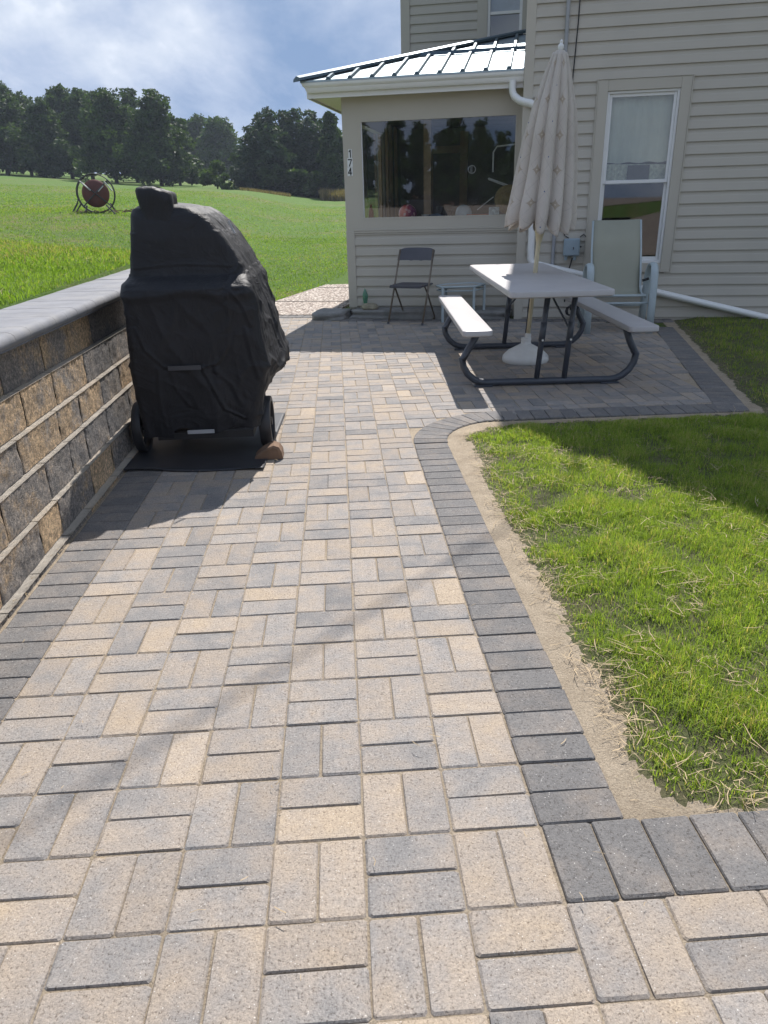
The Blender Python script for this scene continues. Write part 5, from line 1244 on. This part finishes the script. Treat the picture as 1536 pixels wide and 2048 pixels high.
# lower growth
for k, (px, py, wpx, D, mt_, lab, lf) in enumerate([
 (436, 318, 74, 60, M_LEAF_M, 'loose grey green bush under the pair of distant trees', .16),
 (450, 364, 46, 56, M_LEAF_D, 'small clipped dark round shrub on the open grass', .09),
 (500, 300, 60, 68, M_LEAF_M, 'shrubby growth at the left foot of the pine clump', .25),
 (545, 330, 90, 60, M_LEAF_D, 'dark undergrowth in front of the tallest pine', .25),
 (612, 325, 90, 60, M_LEAF_D, 'dark undergrowth in front of the third pine', .25),
 (384, 345, 60, 96, M_LEAF_M, 'low bushes closing the gap beyond the mown grass', .3),
 (40, 320, 110, 84, M_LEAF_D, 'low brush behind the leftmost trunks', .3),
 (150, 320, 150, 86, M_LEAF_D, 'low brush in the shade behind the row above the red drum', .3),
 (290, 322, 130, 88, M_LEAF_D, 'low brush in the shade behind the tallest trees', .3)]):
    x = place(px, D); zt = height_for(px, py, D); zb = float(zterr(x, D)); tree('bush', x, D, max(.6, zt-zb+.2), wpx/1458.87*D*1.1, mt_, lab, 'bush', 3000, lf, .05, 300+k, 'bushes at the foot of the far trees', 'bush', .15)
# trees, sheds and pole behind the viewer, which the panes mirror
for k in range(10):
    q = H(-16.5+k*1.75, 59+2.5*(k % 3)); v_ = rnd.random()
    z = float(zterr(q.x, q.y)); hh_ = (6.6, 7.4, 6.2, 7.9, 7.0, 6.4, 7.7, 6.9, 6.1, 5.2)[k]
    tree('tree', q.x, q.y, hh_, 3.6, M_LEAF_D, 'dark tree behind the viewer, seen only mirrored in the porch window', 'round', 5000, .2, .06, 500+k, 'trees mirrored in the porch window')
M_BRICK = pm('orange_brick', (.24, .15, .11), .85, var=.2, scale=3); 
q = H(-9.9, 78); gh = empty('garage', (q.x, q.y, -.1), -AH+.25, 'small orange brick garage with pale door, seen only mirrored in the porch window', 'garage')
m = MB(); m.box(-3, 3, -2.5, 2.5, 0, 2.4); m.add([(-3.2, 2.5, 2.4), (3.2, 2.5, 2.4), (0, 2.5, 3.8), (-3.2, -2.5, 2.4), (3.2, -2.5, 2.4), (0, -2.5, 3.8)], [(0, 1, 2), (3, 5, 4)]); m.build('wall', M_BRICK, gh)
m = MB(); m.add([(-3.4, 2.8, 2.32), (0, 2.8, 3.9), (0, -2.8, 3.9), (-3.4, -2.8, 2.32), (3.4, 2.8, 2.32), (3.4, -2.8, 2.32)], [(0, 1, 2, 3), (1, 4, 5, 2)]); m.build('roof', M_SLAB, gh)
gh.scale = (.75, .75, .95)
m = MB(); m.box(-2.0, 1.0, 2.5, 2.54, 0, 2.0); m.build('garage_door', M_WHITE, gh)
M_GRAVEL = pm('gravel_drive', (.19, .155, .125), .95, var=.25, scale=1.5, bs=.5, bscale=40)
m = MB(); m.add([(-90, -190, .875), (-1.7, -190, .875), (-1.7, -2.4, .875), (-90, -2.4, .875)], [(0, 1, 2, 3)]); m.add([(-1.6, -190, .012), (60, -190, .012), (60, -2.4, .012), (-1.6, -2.4, .012)], [(0, 1, 2, 3)]); tag(m.build('gravel_driveway', M_GRAVEL), kind='structure')
pp = empty('utility_pole', (-11.4, -6.3, .86), 0, 'wooden utility pole behind the viewer carrying the service cable', 'pole')
m = MB(); m.tube([(0, 0, -.3), (0, 0, 7.6)], [.15, .10], 12); m.build('pole', M_BARK, pp, 'all'); m = MB(); m.box(-.06, .06, -.9, .9, 6.7, 6.85); m.build('cross_arm', M_BARK, pp)
A_ = H(.387, .19, 6.42); B_ = Vector((-11.4, -6.3, 7.6)); m = MB(); pts = [A_.lerp(B_, k/24)-Vector((0, 0, .10*math.sin(math.pi*k/24))) for k in range(25)]
m.tube(pts, .0095, 8, cap=False); o = m.build('service_cable', M_BLACK); tag(o, 'black service cable running overhead from the house mast to the pole', 'cable')

# ------------------------------------------------------------------ grass
def blades(name, X, Y, Z, hgt, wid, tint, m, lean=.5, kind='stuff', seed=1, bend=.35):
    n = len(X); R_ = np.random.RandomState(seed); a = R_.uniform(0, 2*np.pi, n); ca, sa = np.cos(a), np.sin(a)
    la = R_.uniform(0, 2*np.pi, n); lm = np.abs(R_.normal(0, lean, n)); lx, ly = np.cos(la)*lm, np.sin(la)*lm
    P = np.stack([X, Y, Z-.003], 1); side = np.stack([ca, sa, np.zeros(n)], 1)*wid[:, None]*.5
    d1 = np.stack([lx*.35, ly*.35, np.ones(n)*.55], 1)*hgt[:, None]; d2 = np.stack([lx, ly, np.clip(1-lm*bend, .3, 1)], 1)*hgt[:, None]
    V = np.stack([P-side, P+side, P+d1+side*.8, P+d1-side*.8, P+d2], 1).reshape(-1, 3)
    b = np.arange(n)*5; T1 = np.stack([b, b+1, b+2], 1); T2 = np.stack([b, b+2, b+3], 1); T3 = np.stack([b+3, b+2, b+4], 1); F_ = np.concatenate([T1, T2, T3])
    c = np.repeat(tint, 5); o = fast_mesh(name, V, F_, m, np.stack([c, c, c], 1)); return o
def sample_lawn(n, x0, x1, y0, y1, R_):
    X = R_.uniform(x0, x1, n); Y = R_.uniform(y0, y1, n)
    nz = LNZ[np.clip(((Y-.28)/.015).astype(int), 0, len(gy)-1), np.clip(((X-.40)/.015).astype(int), 0, len(gx)-1)]
    dp = lawn_depth(X, Y, nz); ht = (X-HO.x)*HN.x+(Y-HO.y)*HN.y
    dens = np.clip(dp/.10, 0, 1)*np.clip(.72+1.4*nz, .25, 1)
    keep = (R_.uniform(size=n) < dens) & (ht > .06) & (np.min(np.stack(edge_dist(X, Y)), 0) > 0)
    return X[keep], Y[keep], dp[keep], nz[keep]
R_ = np.random.RandomState(5); parts = []
for (n, x0, x1, y0, y1) in ((125000, .6, 1.9, .40, 2.2), (90000, .7, 2.6, 2.0, 3.7), (9000, 1.9, 3.6, .4, 2.4), (46000, 2.5, 4.6, 2.4, 7.6)):
    parts.append(sample_lawn(n, x0, x1, y0, y1, R_))
X = np.concatenate([p_[0] for p_ in parts]); Y = np.concatenate([p_[1] for p_ in parts]); DP = np.concatenate([p_[2] for p_ in parts]); NZv = np.concatenate([p_[3] for p_ in parts])
hgt = (.022+.019*np.clip(DP/.25, 0, 1))*R_.uniform(.5, 1.35, len(X))*(1+.5*NZv); wid = R_.uniform(.0013, .0028, len(X))*np.where(Y > 3, 1.6, 1)
tint = np.clip(R_.beta(2.2, 2.0, len(X))*.92+.35*NZv+.35*(R_.uniform(size=len(X)) < .10), 0, 1)
o = blades('lawn_grass', X, Y, lawn_z(X, Y), hgt, wid, tint, M_GRASS, .75, seed=3, bend=.45); tag(o, 'fresh green lawn grass beside the curved paver edge', 'grass', kind='stuff')
# field grass behind the wall cap and beyond the walk
def field_pts(n, y0, y1, R_, pw=1.0):
    Y = y0+(y1-y0)*R_.uniform(size=n)**pw; u0, u1 = -.78, .09
    X = R_.uniform(u0, u1, n)*(Y+.83)
    Z = zterr(X, Y); hs_ = (X-HO.x)*HE.x+(Y-HO.y)*HE.y; ht_ = (X-HO.x)*HN.x+(Y-HO.y)*HN.y
    k = np.where(Y < 6.6, X < -1.67, np.where(Y < 10.6, X < -1.0-.0*(Y), True)) & ~((hs_ > -2.15) & (ht_ < .35))
    # keep the walk clear
    wl_ = np.interp(Y, [9, 10.45, 11.9, 13.6, 14.2], [-1.38, -.95, -.48, .12, .40]); k &= ~((Y > 8.5) & (Y < 14.2) & (X > wl_)) 
    k &= ~((Y > 6.6) & (Y < 9.2) & (X > -1.25))
    return X[k], Y[k], Z[k]
R_ = np.random.RandomState(8); XX, YY, ZZ, HH, WW_ = [], [], [], [], []
for (n, y0, y1, h, w_) in ((52000, 2.2, 5.5, .045, .0045), (80000, 5.0, 11, .05, .008), (84000, 10, 22, .040, .014), (58000, 20, 45, .035, .03)):
    x_, y_, z_ = field_pts(n, y0, y1, R_); XX.append(x_); YY.append(y_); ZZ.append(z_); HH.append(h*R_.uniform(.4, 1.25, len(x_))); WW_.append(w_*R_.uniform(.6, 1.3, len(x_)))
XX, YY, ZZ, HH, WW_ = map(np.concatenate, (XX, YY, ZZ, HH, WW_))
nzf = vnoise(XX, YY, .55, 4.0)+.5*vnoise(XX, YY, 2.2, 9.0)
tint = np.clip(R_.beta(2.2, 2.2, len(XX))+.35*nzf, 0, 1)
dp_ = np.exp(-((XX+4.6)/1.5)**2-((YY-10.3)/2.0)**2)+.8*np.exp(-((XX+3.0)/.8)**2-((YY-7.4)/1.2)**2); tint = np.where(R_.uniform(size=len(XX)) < .45*dp_, .93, tint)
o = blades('field_grass', XX, YY, ZZ, HH, WW_, tint, M_FGRASS, .8, seed=9, bend=.5); tag(o, 'mown green field grass rising behind the retaining wall', 'grass', kind='stuff')
# dry tall grass strip beside the pines
n = 7000; px = np.where(R_.uniform(size=n) < .5, R_.uniform(640, 700, n), R_.uniform(480, 580, n)); D = R_.uniform(56, 61, n); X = np.array([place(a, b) for a, b in zip(px, D)]); hh = R_.uniform(.2, .6, n)*np.where((px > 632), 1.5, .4)
o = blades('dry_tall_grass', X, D, zterr(X, D), hh, R_.uniform(.03, .07, n), R_.uniform(size=n), M_DRYG, .25, seed=12); tag(o, 'strip of tall dry tan grass along the foot of the pine clump', 'grass', kind='stuff')
# straw mulch
def straw(name, X, Y, Z, R_, lo=.015, hi=.10, label=''):
    n = len(X); a = R_.uniform(0, np.pi, n); L_ = lo+(hi-lo)*R_.uniform(0, 1, n)**2.2; w_ = R_.uniform(.0007, .0024, n); up = R_.uniform(.002, .022, n); tl = R_.normal(0, .13, n)
    d = np.stack([np.cos(a), np.sin(a), tl], 1)*L_[:, None]*.5; s = np.stack([-np.sin(a), np.cos(a), np.zeros(n)], 1)*w_[:, None]*.5
    c = np.stack([X, Y, Z+up+np.abs(tl)*L_*.5], 1); t_ = np.array([0, 0, .0012])
    cur = np.stack([-np.sin(a), np.cos(a), np.zeros(n)], 1)*(R_.normal(0, .10, n)*L_)[:, None]
    V = np.stack([c-d-s, c-d+s, c+cur-s+t_, c+cur+s+t_, c+d-s*.6, c+d+s*.6], 1).reshape(-1, 3); b = np.arange(n)*6
    F_ = np.concatenate([np.stack([b, b+1, b+3, b+2], 1), np.stack([b+2, b+3, b+5, b+4], 1)]); o = fast_mesh(name, V, F_, M_STRAW); return tag(o, label, 'straw', kind='stuff')
R_ = np.random.RandomState(21); n = 150000; X = R_.uniform(.62, 4.4, n); Y = R_.uniform(.41, 7.4, n)
nz = LNZ[np.clip(((Y-.28)/.015).astype(int), 0, len(gy)-1), np.clip(((X-.40)/.015).astype(int), 0, len(gx)-1)]; dp = lawn_depth(X, Y, nz); ht_ = (X-HO.x)*HN.x+(Y-HO.y)*HN.y
prob = .80*np.exp(-((dp-.01)/.055)**2)*np.clip(.5+1.5*vnoise(X, Y, 3.0, 7.0)+.35*(X < 1.3), .05, 1)+.16*(dp > .05)*np.clip(.4+2*vnoise(X, Y, 4.0, 3.0), .05, 1)
k = (R_.uniform(size=n) < prob*np.where(Y < 3.7, 1, .5)) & (ht_ > .1) & (dp > -.07); X, Y, dp = X[k], Y[k], dp[k]
straw('straw_mulch', X, Y, lawn_z(X, Y)+np.where(dp > .06, R_.uniform(.0, .03, len(X)), 0), R_, label='pale broken straw mulch caught along the edge of the lawn')
n = 500; X = R_.uniform(-3.2, -1.72, n); Y = R_.uniform(2.0, 6.5, n); k = R_.uniform(size=n) < np.clip(1.2-(-1.7-X)*1.1, .15, 1)*.8; straw('straw_litter', X[k], Y[k], zterr(X[k], Y[k])+.025, R_, .04, .12, 'straw bits on the grass right behind the wall cap')
n = 120; X = R_.uniform(-1.15, .58, n); Y = R_.uniform(.0, 4.2, n); straw('straw_scraps', X, Y, np.full(n, .002), R_, .01, .035, 'few stray straw scraps on the sunlit pavers')
R_ = np.random.RandomState(31); n = 26000; X = R_.uniform(.60, 3.6, n); Y = R_.uniform(.38, 6.9, n)
nz = LNZ[np.clip(((Y-.28)/.015).astype(int), 0, len(gy)-1), np.clip(((X-.40)/.015).astype(int), 0, len(gx)-1)]; dp = lawn_depth(X, Y, nz); ed = np.min(np.stack(edge_dist(X, Y)), 0)
k = (ed > .004) & (dp < .06) & (R_.uniform(size=n) < np.clip(.30+dp*5, .06, .9)); X, Y = X[k], Y[k]; straw('sand_debris', X, Y, lawn_z(X, Y)-.001, R_, .004, .022, 'fine brown debris and chaff lying on the sand strip')
X = R_.uniform(-1.235, -1.205, 420); Y = R_.uniform(.3, 3.0, 420); straw('joint_debris', X, Y, np.full(420, -.004), R_, .006, .03, 'dry debris caught in the joint between wall and paving')

# ------------------------------------------------------------------ air
hz = MB(); hz.box(-330, 310, -205, 860, -2.5, 15.5)
hm_ = bpy.data.materials.new('haze_air'); hm_.use_nodes = True; nt = hm_.node_tree; nt.nodes.clear()
ho = nt.nodes.new('ShaderNodeOutputMaterial'); pv = nt.nodes.new('ShaderNodeVolumePrincipled'); pv.inputs['Color'].default_value = (.72, .82, 1.0, 1); pv.inputs['Density'].default_value = HAZE; pv.inputs['Anisotropy'].default_value = .2
nt.links.new(pv.outputs[0], ho.inputs['Volume']); o = hz.build('haze', hm_); tag(o, 'thin pale air over the field', 'haze', kind='stuff')

# ------------------------------------------------------------------ every loose piece its own part
def split_loose(o):
    me = o.data; n = len(me.vertices); par = list(range(n))
    def find(a):
        while par[a] != a: par[a] = par[par[a]]; a = par[a]
        return a
    for e in me.edges:
        a, b = find(e.vertices[0]), find(e.vertices[1])
        if a != b: par[a] = b
    isl = {}
    for i in range(n): isl.setdefault(find(i), []).append(i)
    co = [v.co.copy() for v in me.vertices]; boxes = []
    for k, vs in isl.items():
        lo = [min(co[i][d] for i in vs)-.004 for d in range(3)]; hi = [max(co[i][d] for i in vs)+.004 for d in range(3)]; boxes.append([lo, hi, set(vs)])
    ch = True
    while ch:
        ch = False
        for i in range(len(boxes)):
            for j in range(i+1, len(boxes)):
                a, b = boxes[i], boxes[j]
                if all(a[0][d] <= b[1][d] and b[0][d] <= a[1][d] for d in range(3)):
                    a[0] = [min(x, y) for x, y in zip(a[0], b[0])]; a[1] = [max(x, y) for x, y in zip(a[1], b[1])]; a[2] |= b[2]; boxes.pop(j); ch = True; break
            if ch: break
    if len(boxes) < 2: return
    polys = [tuple(p.vertices) for p in me.polygons]; sm_ = [p.use_smooth for p in me.polygons]; mat_ = me.materials[0]; name = o.name.split('.')[0]
    for bi, (lo, hi, vs) in enumerate(boxes):
        order = sorted(vs); mp_ = {v: i for i, v in enumerate(order)}; fs = [tuple(mp_[v] for v in p) for p in polys if p[0] in vs]; fl = [q for p, q in zip(polys, sm_) if p[0] in vs]
        nm = bpy.data.meshes.new(name); nm.from_pydata([tuple(co[v]) for v in order], [], fs); nm.update(); nm.polygons.foreach_set('use_smooth', fl); nm.materials.append(mat_)
        if bi == 0: o.data = nm
        else:
            q = bpy.data.objects.new(name, nm); COL.objects.link(q); q.parent = o.parent; q.matrix_parent_inverse = o.matrix_parent_inverse.copy(); q.matrix_basis = o.matrix_basis.copy()
for o in list(COL.objects):
    if o.type == 'MESH' and o.parent and o.name.split('.')[0] in ('rear_siding', 'brace', 'stand_leg', 'meter_latch', 'foot', 'porch_wood_frame', 'bolt', 'pale_bar', 'rail', 'cross_bar', 'wall_cable', 'window_shade', 'runner', 'soffit_vent'): split_loose(o)
